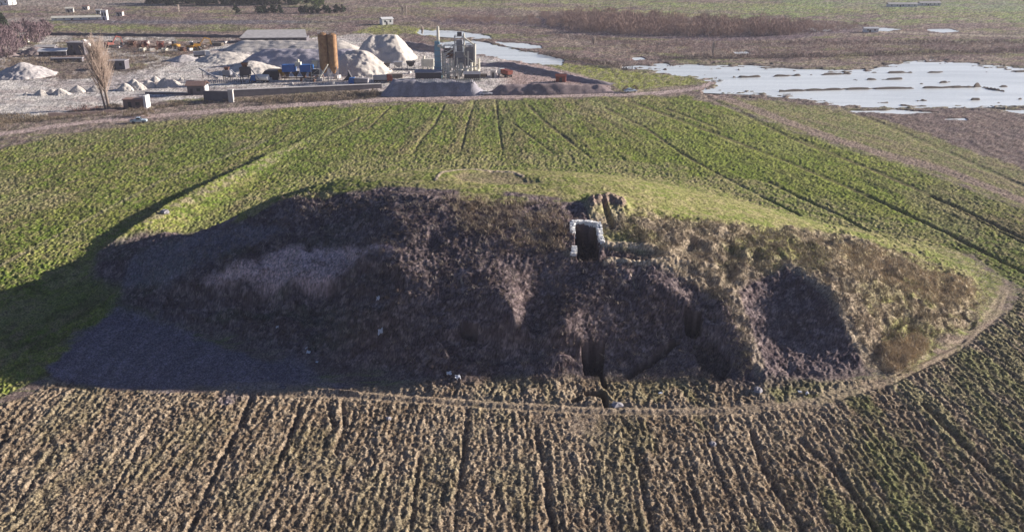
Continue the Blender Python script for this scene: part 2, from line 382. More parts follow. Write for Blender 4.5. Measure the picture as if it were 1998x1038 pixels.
# far bands
for poly, c, k, amp in [
    ([(820,16),(1000,6),(1250,12),(1500,30),(1700,26),(1998,38),(2700,60),(2700,24),(1998,20),(1700,8),(1400,6),(1100,0),(820,4)], OLIVE * 1.15, .85, 6),
    ([(1500,2),(2700,2),(2700,20),(1900,24),(1600,14)], col(.20,.27,.13), .7, 6),
    ([(1000,14),(1250,20),(1400,30),(1500,36),(1400,38),(1200,26),(1000,20)], col(.34,.33,.12), .8, 3),
    ([(100,52),(170,44),(240,52),(420,56),(620,60),(300,62),(110,60)], OLIVE * 1.1, .8, 4),
    ([(690,64),(740,46),(800,52),(860,60),(850,72),(790,66),(740,70)], col(.26,.27,.07), .9, 6),
    ([(120,44),(170,38),(330,40),(560,40),(700,44),(560,47),(300,47),(130,47)], col(.12,.12,.15), .75, 3),
    ([(860,72),(960,74),(970,82),(870,80)], col(.22,.16,.12), .7, 3),
    ([(-50,0),(300,0),(270,12),(100,14),(-50,10)], col(.38,.33,.27), .7, 8),
    ([(-50,40),(90,34),(170,32),(170,37),(80,43),(-50,50)], col(.42,.37,.32), .6, 4)]:
    mixc(edge(sdf(gx, gy, poly, 30), 2, amp) * k, c)
mixc(sst(.45, .62, fbm(gx / 30, gy / 3, 3, 175)) * (gy < 45) * (gx > 1150) * .85, col(.22, .28, .09)); mixc(sst(.48, .62, fbm(gx / 60, gy / 2.2, 3, 177)) * (gy < 125) * .45, col(.24, .15, .14))
mixc(sst(2.5, .8, ldist(gx, gy, [(1690,62),(1760,64),(1840,68),(1998,72),(2300,80)], 20)) * .7, col(.42, .36, .26))
mixc(edge(sdf(gx, gy, [(835,40),(905,34),(1000,40),(1070,34),(1150,34),(1290,44),(1420,50),(1560,54),(1700,58),(1640,66),(1540,78),(1400,80),(1250,76),(1120,68),(1060,54),(960,48),(860,48)], 30), 2, 6) * .8, col(.15, .11, .13)); mixc(m_hr, HEATH * 1.05); mixc(m_hr * sst(.45, .6, fbm(gx / 60, gy / 9, 3, 121)) * .5, col(.16, .12, .12))
mixc(sst(14, 3, ldist(gx, gy, [(1830,316),(1838,330)], 40)) * .5, GRAV)
# scrubby strip between yard and road
mixc(sst(26, 14, d_road) * (gy < 262) * (gx < 1000), col(.26, .20, .165)); mixc(sst(26, 14, d_road) * (gx < 1000) * sst(.5, .62, g4) * .6, col(.15, .14, .09))
mixc(m_y2 * .9, GRAV * .92); mixc(m_yd, GRAV); mixc(m_yd * sst(.46, .62, fbm(gx / 60, gy / 6, 4, 131)) * .75, col(.40, .33, .30))
mixc(m_yd * sst(.55, .7, fbm(gx / 25, gy / 5, 3, 133)) * .5, GRAV2)
mixc(m_yd * sst(.52, .66, fbm(gx / 90, gy / 1.6, 3, 135)) * .45, col(.62, .58, .54)); mixc(m_yd * sst(.55, .68, fbm(gx / 60, gy / 1.4, 3, 137)) * .45, col(.33, .28, .26))
mixc(m_yd * sst(960, 1010, gx), PINK * .98)
mixc(edge(sdf(gx, gy, [(-50,108),(40,100),(180,112),(240,128),(330,118),(330,132),(230,148),(60,150),(-50,146)], 30), 3, 10) * sst(.35, .55, g4) * .8, col(.20, .155, .12))
mixc(edge(sdf(gx, gy, [(215,92),(300,96),(390,92),(430,82),(330,82),(240,80)], 30), 3, 8) * .7, col(.22, .13, .09))
mixc(m_vg, GREEN2 * .95); mixc(m_vg * sst(.5, .7, g4) * .5, col(.3, .25, .14))
# green field
gm = np.maximum(m_gr, m_g2)
gc = GREEN[None, None, :] * (1 - sst(.40, .62, g2)[..., None] * .8) + GREEN2[None, None, :] * (sst(.40, .62, g2)[..., None] * .8)
mk = np.clip(gm, 0, 1)[..., None]; RGB = RGB * (1 - mk) + gc.astype(np.float32) * mk
mixc(gm * sst(.50, .66, g1) * .55, SOIL * .8)
mixc(gm * sst(.50, .64, g4) * .45, col(.34, .30, .13))
mixc(gm * sst(.58, .8, rowsB) * .5, SOIL); mixc(m_gr * sst(.54, .68, fbm(X / 16, Y / 24, 4, 115)) * .4, col(.33, .28, .16)); mixc(m_gr * sst(.54, .66, fbm(X / 12, Y / 30, 4, 117)) * .35, col(.12, .19, .03))
mixc(m_gr * sst(260, 60, np.hypot((gx - 1480) * .55, gy - 370)) * .5, col(.24, .29, .045)); mixc(m_gr * sst(.57, .68, fbm(X / 1.6, Y / 2.6, 2, 113)) * .5, col(.07, .08, .03)); mixc(m_g2 * .35, HEATH2); mixc(gm * sst(1700, 2000, gx) * .15, HEATH)
mixc(gm * sst(300, 245, gy) * sst(360, 120, gx) * .45, HEATH2)
mixc(m_gr * np.maximum(m_trk, 0) * .65, SOIL * .62)
mixc(m_gr * sst(10, 3, ldist(gx, gy, [(a + 7, b + 10) for a, b in DITCH[1:7]], 30)) * sst(.45, .6, g1) * .45, STRAW * .9)
mixc(m_gr * sst(4, 1, ldist(gx, gy, [(0,520),(150,440),(330,345),(520,275)], 20)) * .35, STRAW * .9)
# ploughed land in front
mixc(m_pl, SOIL); mixc(m_pl * sst(.42, .62, g2) * .8, SOIL2); mixc(m_pl * sst(.48, .68, cl1) * .55, STRAW)
mixc(m_pl * sst(.52, .66, fbm(X / 5, Y / 11, 4, 141)) * (.25 + .50 * sst(1150, 1500, gx)), col(.18, .185, .07))
mixc(m_pl * sst(1500, 2000, gx) * .40, col(.25, .20, .15)); mixc(m_pl * sst(1620, 1700, gx) * sst(.5, .7, rowsA) * .35, col(.21, .24, .07))
mixc(m_fur * .35, SOILD); mixc(m_pl * (1 - sst(.28, .42, cl1)) * .35, SOILD); mixc(sst(-6, 14, 14 * smoothp - 8 + 40 * wob + 16 * (g1 - .5)) * .5 * (smoothp > 0), col(.38, .29, .215))  # shade of the furrow banks painted into the beds as darker soil
mixc(m_pl * sst(15, 5, ldist(gx, gy, [(70,760),(60,745),(100,740)], 40)) * .8, STRAW)
# mound
mgc = m_md
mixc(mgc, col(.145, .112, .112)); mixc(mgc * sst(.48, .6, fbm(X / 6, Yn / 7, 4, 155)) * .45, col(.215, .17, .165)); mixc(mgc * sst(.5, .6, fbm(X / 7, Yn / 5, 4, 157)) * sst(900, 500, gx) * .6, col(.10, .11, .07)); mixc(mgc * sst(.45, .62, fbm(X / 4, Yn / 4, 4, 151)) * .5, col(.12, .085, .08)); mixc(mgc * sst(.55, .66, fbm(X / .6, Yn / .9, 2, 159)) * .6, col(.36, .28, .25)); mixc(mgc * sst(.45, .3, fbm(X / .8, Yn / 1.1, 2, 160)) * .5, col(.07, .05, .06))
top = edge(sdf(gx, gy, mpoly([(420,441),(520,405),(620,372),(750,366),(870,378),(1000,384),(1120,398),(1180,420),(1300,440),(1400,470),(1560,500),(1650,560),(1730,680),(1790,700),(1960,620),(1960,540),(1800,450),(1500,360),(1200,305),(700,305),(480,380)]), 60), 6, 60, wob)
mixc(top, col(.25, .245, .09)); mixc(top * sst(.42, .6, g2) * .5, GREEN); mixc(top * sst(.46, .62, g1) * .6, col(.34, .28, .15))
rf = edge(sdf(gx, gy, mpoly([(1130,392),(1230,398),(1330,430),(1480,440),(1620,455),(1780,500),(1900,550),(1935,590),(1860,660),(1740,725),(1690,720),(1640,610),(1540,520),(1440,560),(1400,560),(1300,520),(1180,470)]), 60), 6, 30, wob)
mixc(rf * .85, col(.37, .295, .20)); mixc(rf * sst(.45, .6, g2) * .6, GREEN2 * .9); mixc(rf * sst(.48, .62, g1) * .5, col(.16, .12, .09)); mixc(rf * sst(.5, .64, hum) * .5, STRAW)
orange = edge(sdf(gx, gy, mpoly([(1600,480),(1680,470),(1760,510),(1760,560),(1660,550)]), 60), 8, 20, wob) + edge(sdf(gx, gy, mpoly([(1800,545),(1890,550),(1905,590),(1850,605),(1800,580)]), 60), 8, 20, wob)
mixc(np.clip(orange, 0, 1) * .5, col(.47, .37, .25))
sp = np.maximum(sst(16, 5, ldist(gx, gy, mpoly([(1390,520),(1425,575),(1450,640),(1480,720)]), 40)), sst(9, 3, ldist(gx, gy, mpoly([(1530,512),(1600,560),(1655,640),(1695,700)]), 40)))
mixc(sp * .7 * mgc, STRAW * .9)
lt = edge(sdf(gx, gy, mpoly([(430,556),(400,548),(480,510),(560,480),(680,480),(760,478),(780,490),(700,505),(655,545),(605,560),(560,545)]), 40), 5, 12, wob)
mixc(lt, col(.72, .51, .45)); mixc(lt * sst(.55, .7, g1) * .5, col(.25, .18, .17))
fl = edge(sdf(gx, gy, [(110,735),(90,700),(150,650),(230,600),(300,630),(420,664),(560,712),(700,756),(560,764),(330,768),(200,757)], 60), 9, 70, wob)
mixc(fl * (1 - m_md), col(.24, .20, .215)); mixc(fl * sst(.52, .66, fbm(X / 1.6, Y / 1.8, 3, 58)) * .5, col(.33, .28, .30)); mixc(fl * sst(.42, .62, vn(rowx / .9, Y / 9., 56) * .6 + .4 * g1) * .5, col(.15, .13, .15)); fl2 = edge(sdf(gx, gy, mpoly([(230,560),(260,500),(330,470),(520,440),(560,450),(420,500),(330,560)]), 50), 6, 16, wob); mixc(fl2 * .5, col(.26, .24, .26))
for (l, w) in [([(1020,445),(1060,455),(1100,490),(1120,500)], 5), ([(925,475),(935,490)], 5), ([(935,430),(950,425)], 6), ([(1000,430),(1040,470)], 8), ([(1060,410),(1060,440)], 10), ([(900,545),(902,552)], 2.5), ([(1200,515),(1215,550)], 2), ([(1225,520),(1240,552)], 2)]:
    mixc(mgc * sst(w, w * .3, ldist(gx, gy, mpoly(l), 30)) * sst(.3, .55, g1) * .75, STRAW * .95)
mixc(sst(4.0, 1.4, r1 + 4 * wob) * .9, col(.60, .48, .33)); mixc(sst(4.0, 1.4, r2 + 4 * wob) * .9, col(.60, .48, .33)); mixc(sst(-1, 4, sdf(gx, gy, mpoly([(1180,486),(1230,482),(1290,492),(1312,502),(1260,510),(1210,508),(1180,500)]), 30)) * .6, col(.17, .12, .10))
for pl in ([(1134,668),(1180,668),(1176,735),(1140,730)],[(1335,610),(1368,610),(1368,650),(1338,650)],[(900,634),(932,634),(932,650),(900,650)],[(1350,665),(1400,660),(1430,700),(1400,740),(1370,720)],[(1215,735),(1225,742),(1330,665),(1320,658)],[(1140,766),(1176,766),(1182,770),(1188,796),(1180,796),(1172,778),(1140,774)],[(1168,720),(1176,722),(1186,760),(1176,760)],[(1122,444),(1162,442),(1168,480),(1166,505),(1128,508),(1124,480)]):  # cuts whose inner shade is painted in as a near-black soil colour
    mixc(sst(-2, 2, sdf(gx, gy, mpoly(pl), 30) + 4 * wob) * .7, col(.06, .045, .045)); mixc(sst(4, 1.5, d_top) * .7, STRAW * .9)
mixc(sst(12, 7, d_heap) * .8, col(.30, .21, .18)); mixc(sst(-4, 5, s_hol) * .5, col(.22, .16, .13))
mixc((1 - gm) * (1 - m_pl) * (1 - m_md) * (1 - m_yd) * sst(.52, .66, fbm(gx / 4, gy / 1.6, 3, 171)) * .45, col(.11, .085, .085)); mixc((1 - gm) * (1 - m_pl) * (1 - m_md) * (1 - m_yd) * sst(.55, .7, fbm(gx / 5, gy / 1.8, 3, 173)) * .35, col(.40, .34, .28))
# tracks
mixc(sst(21, 5, d_ring + 34 * wob) * sst(.28, .5, g1 + .16 * sst(9, 4, d_ring)) * .7, col(.38, .295, .21))
mixc(sst(4.2, 2.4, d_road + 3 * wobf), col(.44, .34, .30)); mixc(sst(8, 4, d_road2 + 5 * wobf) * .7, col(.34, .24, .215))
mixc(sst(-7, 1, sdf(gx, gy, Z_POND, 30) + 20 * wobp) * .6, col(.17, .145, .12)); mixc(m_po, col(.15, .125, .105))
# fine natural variation
v = (.42 + 1.16 * speck) * (.86 + .28 * g1)
st = np.zeros(H.shape); st[:-1] = np.abs(np.diff(H, axis=0)); st[1:] = np.maximum(st[1:], st[:-1]); v = v + (.92 - v) * sst(.3, .7, st)
RGB = RGB * np.where(m_pl > .5, .90, 1.0)[..., None].astype(np.float32)
RGB = np.clip(RGB * v[..., None] * 1.0, 0, 1)

# ---- build, split into the named pieces of the setting
def nmesh(name, V, F, cols_=None, smooth=False):
    me = bpy.data.meshes.new(name)
    V = np.ascontiguousarray(V, np.float32); F = np.ascontiguousarray(F, np.int32); k = F.shape[1]
    me.vertices.add(len(V)); me.vertices.foreach_set("co", V.ravel())
    me.loops.add(F.size); me.loops.foreach_set("vertex_index", F.ravel())
    me.polygons.add(len(F)); me.polygons.foreach_set("loop_start", np.arange(0, F.size, k, dtype=np.int32))
    me.polygons.foreach_set("loop_total", np.full(len(F), k, np.int32))
    if smooth: me.polygons.foreach_set("use_smooth", np.ones(len(F), bool))
    if cols_ is not None:
        at = me.color_attributes.new("Col", 'FLOAT_COLOR', 'POINT')
        at.data.foreach_set("color", np.ascontiguousarray(np.concatenate([cols_, np.ones((len(cols_), 1))], 1), np.float32).ravel())
    me.update(calc_edges=True)
    return me

MATS = {}
def mat(name, rgb, rough=.85, metal=0.0, noise=0.25, scale=1.5, rgb2=None, spec=.3):
    """procedural paint / stone / metal with dirt mottling"""
    if name in MATS: return MATS[name]
    m = bpy.data.materials.new(name); m.use_nodes = True; N = m.node_tree.nodes; L = m.node_tree.links
    b = N["Principled BSDF"]; b.inputs["Roughness"].default_value = rough; b.inputs["Metallic"].default_value = metal
    b.inputs["Specular IOR Level"].default_value = spec
    tc = N.new("ShaderNodeTexCoord"); nz = N.new("ShaderNodeTexNoise"); nz.inputs["Scale"].default_value = scale; nz.inputs["Detail"].default_value = 6
    L.new(tc.outputs["Object"], nz.inputs["Vector"])
    rp = N.new("ShaderNodeValToRGB"); rp.color_ramp.elements[0].position = .3; rp.color_ramp.elements[1].position = .72
    c2 = rgb2 or tuple(c * (1 - noise) for c in rgb)
    rp.color_ramp.elements[0].color = (*c2, 1); rp.color_ramp.elements[1].color = (*rgb, 1)
    L.new(nz.outputs["Fac"], rp.inputs[0]); L.new(rp.outputs[0], b.inputs["Base Color"])
    MATS[name] = m; return m
def ground_mat(name, bump=.5, sc=3.0):
    m = bpy.data.materials.new(name); m.use_nodes = True; N = m.node_tree.nodes; L = m.node_tree.links
    b = N["Principled BSDF"]; b.inputs["Roughness"].default_value = 1.0; b.inputs["Specular IOR Level"].default_value = .05
    at = N.new("ShaderNodeAttribute"); at.attribute_name = "Col"
    tc = N.new("ShaderNodeTexCoord"); nz = N.new("ShaderNodeTexNoise"); nz.inputs["Scale"].default_value = sc; nz.inputs["Detail"].default_value = 5; nz.inputs["Roughness"].default_value = .7
    L.new(tc.outputs["Object"], nz.inputs["Vector"])
    mp = N.new("ShaderNodeMapRange"); mp.inputs[1].default_value = .3; mp.inputs[2].default_value = .7; mp.inputs[3].default_value = .72; mp.inputs[4].default_value = 1.22
    L.new(nz.outputs["Fac"], mp.inputs[0])
    mx = N.new("ShaderNodeVectorMath"); mx.operation = 'SCALE'
    L.new(at.outputs["Color"], mx.inputs[0]); L.new(mp.outputs[0], mx.inputs["Scale"]); L.new(mx.outputs[0], b.inputs["Base Color"])
    bp = N.new("ShaderNodeBump"); bp.inputs["Strength"].default_value = bump; bp.inputs["Distance"].default_value = .25
    L.new(nz.outputs["Fac"], bp.inputs["Height"]); L.new(bp.outputs[0], b.inputs["Normal"])
    return m
GM = ground_mat("earth")

idx = np.arange(NR * NC).reshape(NR, NC)
Q = np.stack([idx[:-1, :-1], idx[:-1, 1:], idx[1:, 1:], idx[1:, :-1]], -1).reshape(-1, 4)
def fc(a): return ((a[:-1, :-1] + a[1:, 1:]) * .5).reshape(-1)
zone = np.zeros(len(Q), int)                                      # 0 plain
zone[fc(m_vg) > .5] = 5
zone[(fc(m_yd) > .5)] = 1
zone[fc(gm) > .5] = 2
zone[fc(m_pl) > .5] = 3
zone[fc(d_road) < 4.0] = 6
zone[(fc(d_ring) < 11) & (fc(gx) > 520)] = 7
zone[(fc(base) > .35) & (zone != 7)] = 4
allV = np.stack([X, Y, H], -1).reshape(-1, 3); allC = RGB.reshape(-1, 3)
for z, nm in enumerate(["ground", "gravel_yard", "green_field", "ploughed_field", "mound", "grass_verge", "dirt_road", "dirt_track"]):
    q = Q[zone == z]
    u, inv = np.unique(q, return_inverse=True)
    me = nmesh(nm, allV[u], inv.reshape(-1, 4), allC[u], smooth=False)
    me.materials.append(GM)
    o = bpy.data.objects.new(nm, me); C.objects.link(o); o["kind"] = "structure"

# height of the finished ground for placing things: nearest grid vertex
rdesc = -rows
def gh(Xq, Yq):
    a, b = wg(np.asarray(Xq, float), np.asarray(Yq, float))
    r = np.clip(np.searchsorted(rdesc, -b), 0, NR - 1); c = np.clip(np.searchsorted(cols, a), 0, NC - 1)
    return H[r, c]
def at(px, py):
    x, y = gw(px, py); return float(x), float(y), float(gh(x, y))

# ------------------------------------------------------------------ water
def water_mat():
    m = bpy.data.materials.new("sky_painted_water"); m.use_nodes = True; N = m.node_tree.nodes; L = m.node_tree.links
    b = N["Principled BSDF"]; b.inputs["Roughness"].default_value = .22; b.inputs["IOR"].default_value = 1.33
    tc = N.new("ShaderNodeTexCoord"); mp = N.new("ShaderNodeMapping"); mp.inputs["Scale"].default_value = (.02, .12, 1)
    nz = N.new("ShaderNodeTexNoise"); nz.inputs["Scale"].default_value = 1; nz.inputs["Detail"].default_value = 8
    L.new(tc.outputs["Object"], mp.inputs[0]); L.new(mp.outputs[0], nz.inputs["Vector"])
    rp = N.new("ShaderNodeValToRGB"); rp.color_ramp.elements[0].position = .32; rp.color_ramp.elements[0].color = (.76, .79, .75, 1); rp.color_ramp.elements[1].position = .6; rp.color_ramp.elements[1].color = (.92, .95, .90, 1)  # near-white base colour paints in the bright sky the water reflects
    L.new(nz.outputs["Fac"], rp.inputs[0]); L.new(rp.outputs[0], b.inputs["Base Color"])
    n2 = N.new("ShaderNodeTexNoise"); n2.inputs["Scale"].default_value = .5; n2.inputs["Detail"].default_value = 4
    bp = N.new("ShaderNodeBump"); bp.inputs["Strength"].default_value = .35; bp.inputs["Distance"].default_value = .3
    L.new(tc.outputs["Object"], n2.inputs["Vector"]); L.new(n2.outputs["Fac"], bp.inputs["Height"]); L.new(bp.outputs[0], b.inputs["Normal"])
    return m
WM = water_mat()
def sheet(poly, pad):
    cx = sum(p[0] for p in poly) / len(poly); cy = sum(p[1] for p in poly) / len(poly)
    V = []
    for a, b in poly:
        d = math.hypot(a - cx, (b - cy)); V.append(gw(a + (a - cx) / d * pad * 3, b + (b - cy) / d * pad))
    V = [(x, y, -.22) for x, y in V]
    me = bpy.data.meshes.new("water"); me.from_pydata(V, [], [list(range(len(V)))]); me.materials.append(WM)
    o = bpy.data.objects.new("water", me); C.objects.link(o); o["kind"] = "structure"
for p in [Z_POND, Z_RIV, Z_RIV2, Z_RIV3] + PUD: sheet(p, 4)
#OBJECTS#
# ================================================================== OBJECTS
class MB:
    """collects simple solids and links them as one mesh object"""
    def __init__(s): s.V = []; s.F = []; s.n = 0
    def add(s, V, F):
        V = np.asarray(V, float)
        s.V.append(V); s.F += [tuple(int(i) + s.n for i in f) for f in F]; s.n += len(V); return s
    def box(s, x0, y0, z0, x1, y1, z1, rz=0, o=(0, 0)):
        V = np.array([(x, y, z) for z in (z0, z1) for (x, y) in ((x0, y0), (x1, y0), (x1, y1), (x0, y1))], float)
        if rz:
            c, k = math.cos(rz), math.sin(rz); x, y = V[:, 0] - o[0], V[:, 1] - o[1]
            V[:, 0], V[:, 1] = o[0] + x * c - y * k, o[1] + x * k + y * c
        return s.add(V, [(0, 3, 2, 1), (4, 5, 6, 7), (0, 1, 5, 4), (1, 2, 6, 5), (2, 3, 7, 6), (3, 0, 4, 7)])
    def tube(s, a, b, r0, r1=None, k=8, cap=True):
        a = Vector(a); b = Vector(b); r1 = r0 if r1 is None else r1
        d = (b - a).normalized() if (b - a).length > 1e-9 else Vector((0, 0, 1))
        u = d.orthogonal().normalized(); w = d.cross(u)
        V = []
        for c, r in ((a, r0), (b, r1)):
            for i in range(k):
                t = 2 * math.pi * i / k; V.append(tuple(c + u * (r * math.cos(t)) + w * (r * math.sin(t))))
        F = [(i, (i + 1) % k, k + (i + 1) % k, k + i) for i in range(k)]
        if cap: F += [tuple(range(k))[::-1], tuple(range(k, 2 * k))]
        return s.add(V, F)
    def beam(s, a, b, w, h=None):
        """square bar between two points"""
        return s.tube(a, b, w * .7, k=4)
    def prism(s, outline, y0, y1):
        """x,z outline pushed from y0 to y1"""
        n = len(outline); V = [(x, y0, z) for x, z in outline] + [(x, y1, z) for x, z in outline]
        return s.add(V, [tuple(range(n))[::-1], tuple(range(n, 2 * n))] + [(i, (i + 1) % n, n + (i + 1) % n, n + i)[::-1] for i in range(n)])
    def roof(s, x0, y0, x1, y1, z, h, e=.3, th=.15):
        """gabled roof slab along x"""
        x0 -= e; x1 += e; y0 -= e; y1 += e; ym = (y0 + y1) / 2
        for (ya, yb) in ((y0, ym), (y1, ym)):
            V = [(x0, ya, z), (x1, ya, z), (x1, yb, z + h), (x0, yb, z + h), (x0, ya, z + th), (x1, ya, z + th), (x1, yb, z + h + th), (x0, yb, z + h + th)]
            s.add(V, [(0, 3, 2, 1), (4, 5, 6, 7), (0, 1, 5, 4), (1, 2, 6, 5), (2, 3, 7, 6), (3, 0, 4, 7)])
        return s
    def mesh(s, name, m=None):
        me = bpy.data.meshes.new(name); me.from_pydata(np.concatenate(s.V).tolist() if s.V else [], [], s.F)
        if m: me.materials.append(m)
        return me
    def build(s, name, m, parent=None, label=None):
        o = bpy.data.objects.new(name, s.mesh(name, m)); C.objects.link(o)
        if parent: o.parent = parent
        if label: o["label"] = label
        return o
def thing(name, label, cat, loc, rz=0, group=None, sc=1):
    o = bpy.data.objects.new(name, None); C.objects.link(o); o.location = loc; o.rotation_euler = (0, 0, rz); o.scale = (sc, sc, sc)
    o.empty_display_size = .5
    return tag(o, label, cat, group)
def tag(o, label, cat, group=None, kind=None):
    o["label"] = label; o["category"] = cat
    if group: o["group"] = group
    if kind: o["kind"] = kind
    return o
def copy_tree(o, parent=None):
    c = o.copy(); C.objects.link(c); c.parent = parent
    for ch in list(o.children): copy_tree(ch, c)
    return c
def grp(o, g): o["group"] = g; return o

M_TAN = mat("tan_silo_paint", (.46, .27, .12), .6, rgb2=(.25, .12, .06), scale=.9)
M_RUST = mat("rusty_steel", (.22, .10, .055), .8, scale=.8, rgb2=(.10, .05, .04))
M_STEEL = mat("grey_steel", (.33, .33, .36), .55, scale=1.0)
M_PALE = mat("cream_steel", (.74, .70, .58), .6, scale=.6)
M_DARK = mat("dark_steel", (.07, .065, .075), .7, scale=1.)
M_BLUEG = mat("blue_grey_steel", (.22, .42, .52), .55, scale=.5)
M_BLUE = mat("blue_paint", (.03, .17, .50), .45, scale=1)
M_YEL = mat("yellow_machine_paint", (.62, .34, .03), .5, scale=1.5, rgb2=(.36, .17, .04))
M_CONC = mat("weathered_concrete", (.36, .34, .35), .9, scale=.5)
M_CONCL = mat("pale_concrete", (.62, .58, .54), .9, scale=.5)
M_WHITE = mat("white_paint", (.78, .77, .74), .6, scale=.8, noise=.12)
M_BRICK = mat("brown_block_wall", (.27, .20, .18), .9, scale=2)
M_TILE = mat("brown_roof_tiles", (.33, .21, .17), .9, scale=2)
M_RED = mat("red_brown_sheet", (.30, .08, .05), .7, scale=1)
M_GLASS = mat("dark_glass", (.03, .04, .05), .15, spec=.6)
M_TYRE = mat("black_rubber", (.025, .025, .025), .9)
M_PALEBLUE = mat("pale_blue_paint", (.52, .62, .70), .35, spec=.5, noise=.1)
M_STONE = mat("pale_limestone", (.93, .92, .88), .9, scale=2.5, noise=.15)
M_BARK = mat("pale_bark", (.36, .29, .24), .95, scale=2)
M_TWIG = mat("bare_twigs", (.34, .26, .23), .95, scale=.6, noise=.3)
M_TWIGP = mat("purple_brown_twigs", (.27, .19, .20), .95, scale=.3, noise=.35)
M_TWIGB = mat('brown_bare_twigs', (.36, .25, .19), .95, scale=.05, rgb2=(.24, .16, .14))
M_EVER = mat("evergreen_needles", (.055, .075, .04), .95, scale=.5, noise=.5)
M_SCRUB = mat("dry_scrub", (.27, .21, .15), .95, scale=.3, rgb2=(.15, .12, .08))
M_WINDOW = M_GLASS

# ---- piles of gravel: noisy heaps with a flat foot
def heap(name, label, cat, cx, cy, rx, ry, h, rz, m_rgb, seed, group=None, ridge=0.0, rep=36., nb=None):
    """oval heap at the angle of repose; ridge = length of its level crest as a share of rx"""
    n = nb or (40 if h < 3 else 90)
    u = np.linspace(-1.25, 1.25, n); U, V_ = np.meshgrid(u, u, indexing='ij')
    x = U * rx; y = V_ * ry
    ux = np.maximum(np.abs(U) - ridge, 0) / (1 - ridge + 1e-6)
    r = np.sqrt(ux ** 2 + V_ ** 2) + .42 * (fbm(x / (rx * .45) + seed, y / (ry * .45), 4, seed) - .5)
    z = h * np.clip(1.07 - np.sqrt(np.maximum(r, 0) ** 2 + .02), 0, None)
    z += (fbm(x / 2 + seed, y / 2, 4, seed + 1) - .5) * .12 * h ** .6 * (z > 0) * 2
    z = np.where(z <= 0.02, -.5, z)
    c, k = math.cos(rz), math.sin(rz)
    Vv = np.stack([x * c - y * k, x * k + y * c, z], -1).reshape(-1, 3)
    ii = np.arange(n * n).reshape(n, n)
    F = np.stack([ii[:-1, :-1], ii[1:, :-1], ii[1:, 1:], ii[:-1, 1:]], -1).reshape(-1, 4)
    zz = z.reshape(-1); keep = (zz[F] > -.4).any(1); F = F[keep]
    used, inv = np.unique(F, return_inverse=True)
    cc = np.array(m_rgb, np.float32)[None] * (.72 + .5 * fbm(Vv[used, 0] / 3 + seed, Vv[used, 1] / 3, 4, seed + 2))[:, None]
    me = nmesh(name, Vv[used], inv.reshape(-1, 4), cc); me.materials.append(GM)
    o = bpy.data.objects.new(name, me); C.objects.link(o)
    o.location = (cx, cy, float(gh(cx, cy)))
    return tag(o, label, cat, group)
GR = (.50, .46, .44); GRW = (.58, .53, .47)
def hp(px, py, wpx, h, label, seed, ry=None, ridge=0., rz=0., rgb=GR, group=None, name="gravel_pile", cat="gravel pile"):
    """px,py: front foot of the heap in the photo, wpx its width"""
    s = mpp(py); rx = wpx * s / 2; ry = ry or rx
    x, y = gw(px, py); return heap(name, label, cat, x, y + ry, rx, ry, h, rz, rgb, seed, group, ridge)
hp(590, 134, 270, 7.2, "longest grey gravel stockpile, behind the twin silos", 3, ry=11, ridge=.62, rgb=(.42, .39, .42))
hp(560, 103, 270, 4.5, "low long gravel bench on the far side of the longest stockpile", 4, ry=12, ridge=.7, rgb=GRW)
hp(686, 150, 140, 9.2, "pale cone of gravel just right of the twin silos", 5, ry=12, ridge=.2, rgb=GRW)
hp(742, 124, 128, 11.0, "tallest pale gravel heap with a steep shaded left side", 7, ry=16, ridge=.34, rgb=GRW)
hp(772, 106, 60, 7.5, "narrow pale gravel ridge right behind the tallest heap", 8, rgb=GRW)
hp(478, 150, 120, 5.0, "low pale sand heap left of the blue shed", 9, rgb=GRW)
hp(425, 124, 120, 3.6, "broad flat gravel heap right of the yellow loaders", 10, rgb=GRW)
hp(350, 122, 60, 2.6, "small grey heap standing alone above the dumped heaps", 12, rgb=GR)
hp(20, 156, 110, 5.5, "grey gravel wedge with a dark shaded front at the left border", 13, rgb=GR)
hp(55, 108, 60, 3.2, "dark earth heap behind the grey gravel wedge", 14, rgb=(.26, .21, .20))
hp(4, 112, 40, 3.0, "dark earth heap cut by the left border", 15, rgb=(.26, .21, .20))
SM = [(48,188,18,1.2),(75,188,30,2.4),(112,187,36,2.9),(146,182,34,3.0),(180,180,34,3.0),(240,178,34,3.4),(262,176,36,3.8),(284,172,36,3.6),(318,172,44,4.2),(336,166,26,2.4),(256,166,26,2.6),(300,160,24,2.4),(98,184,24,2.0),(352,158,14,1.6)]
SML = ["lowest dumped heap at the left end of the row","second dumped heap from the left end of the row","broad dumped heap left of the poplar, third in the row","pointed dumped heap fourth in the row, well left of the poplar","dumped heap directly left of the poplar trunks","dumped heap directly right of the poplar trunks","tall dumped heap second right of the poplar","dumped heap third right of the poplar","largest dumped heap at the right end of the row","low dumped heap behind the largest one at the right end",
       "small dumped heap behind the one right of the poplar","small dumped heap behind the third one right of the poplar","small dumped heap wedged between the second and third of the row","tiniest dumped heap left of the tiled house"]
for i, (a, b, w, h) in enumerate(SM):
    hp(a, b, w, h * .8, SML[i], 20 + i, rgb=GRW, group="dumped gravel heaps in a row", ry=w * mpp(b) * .42)

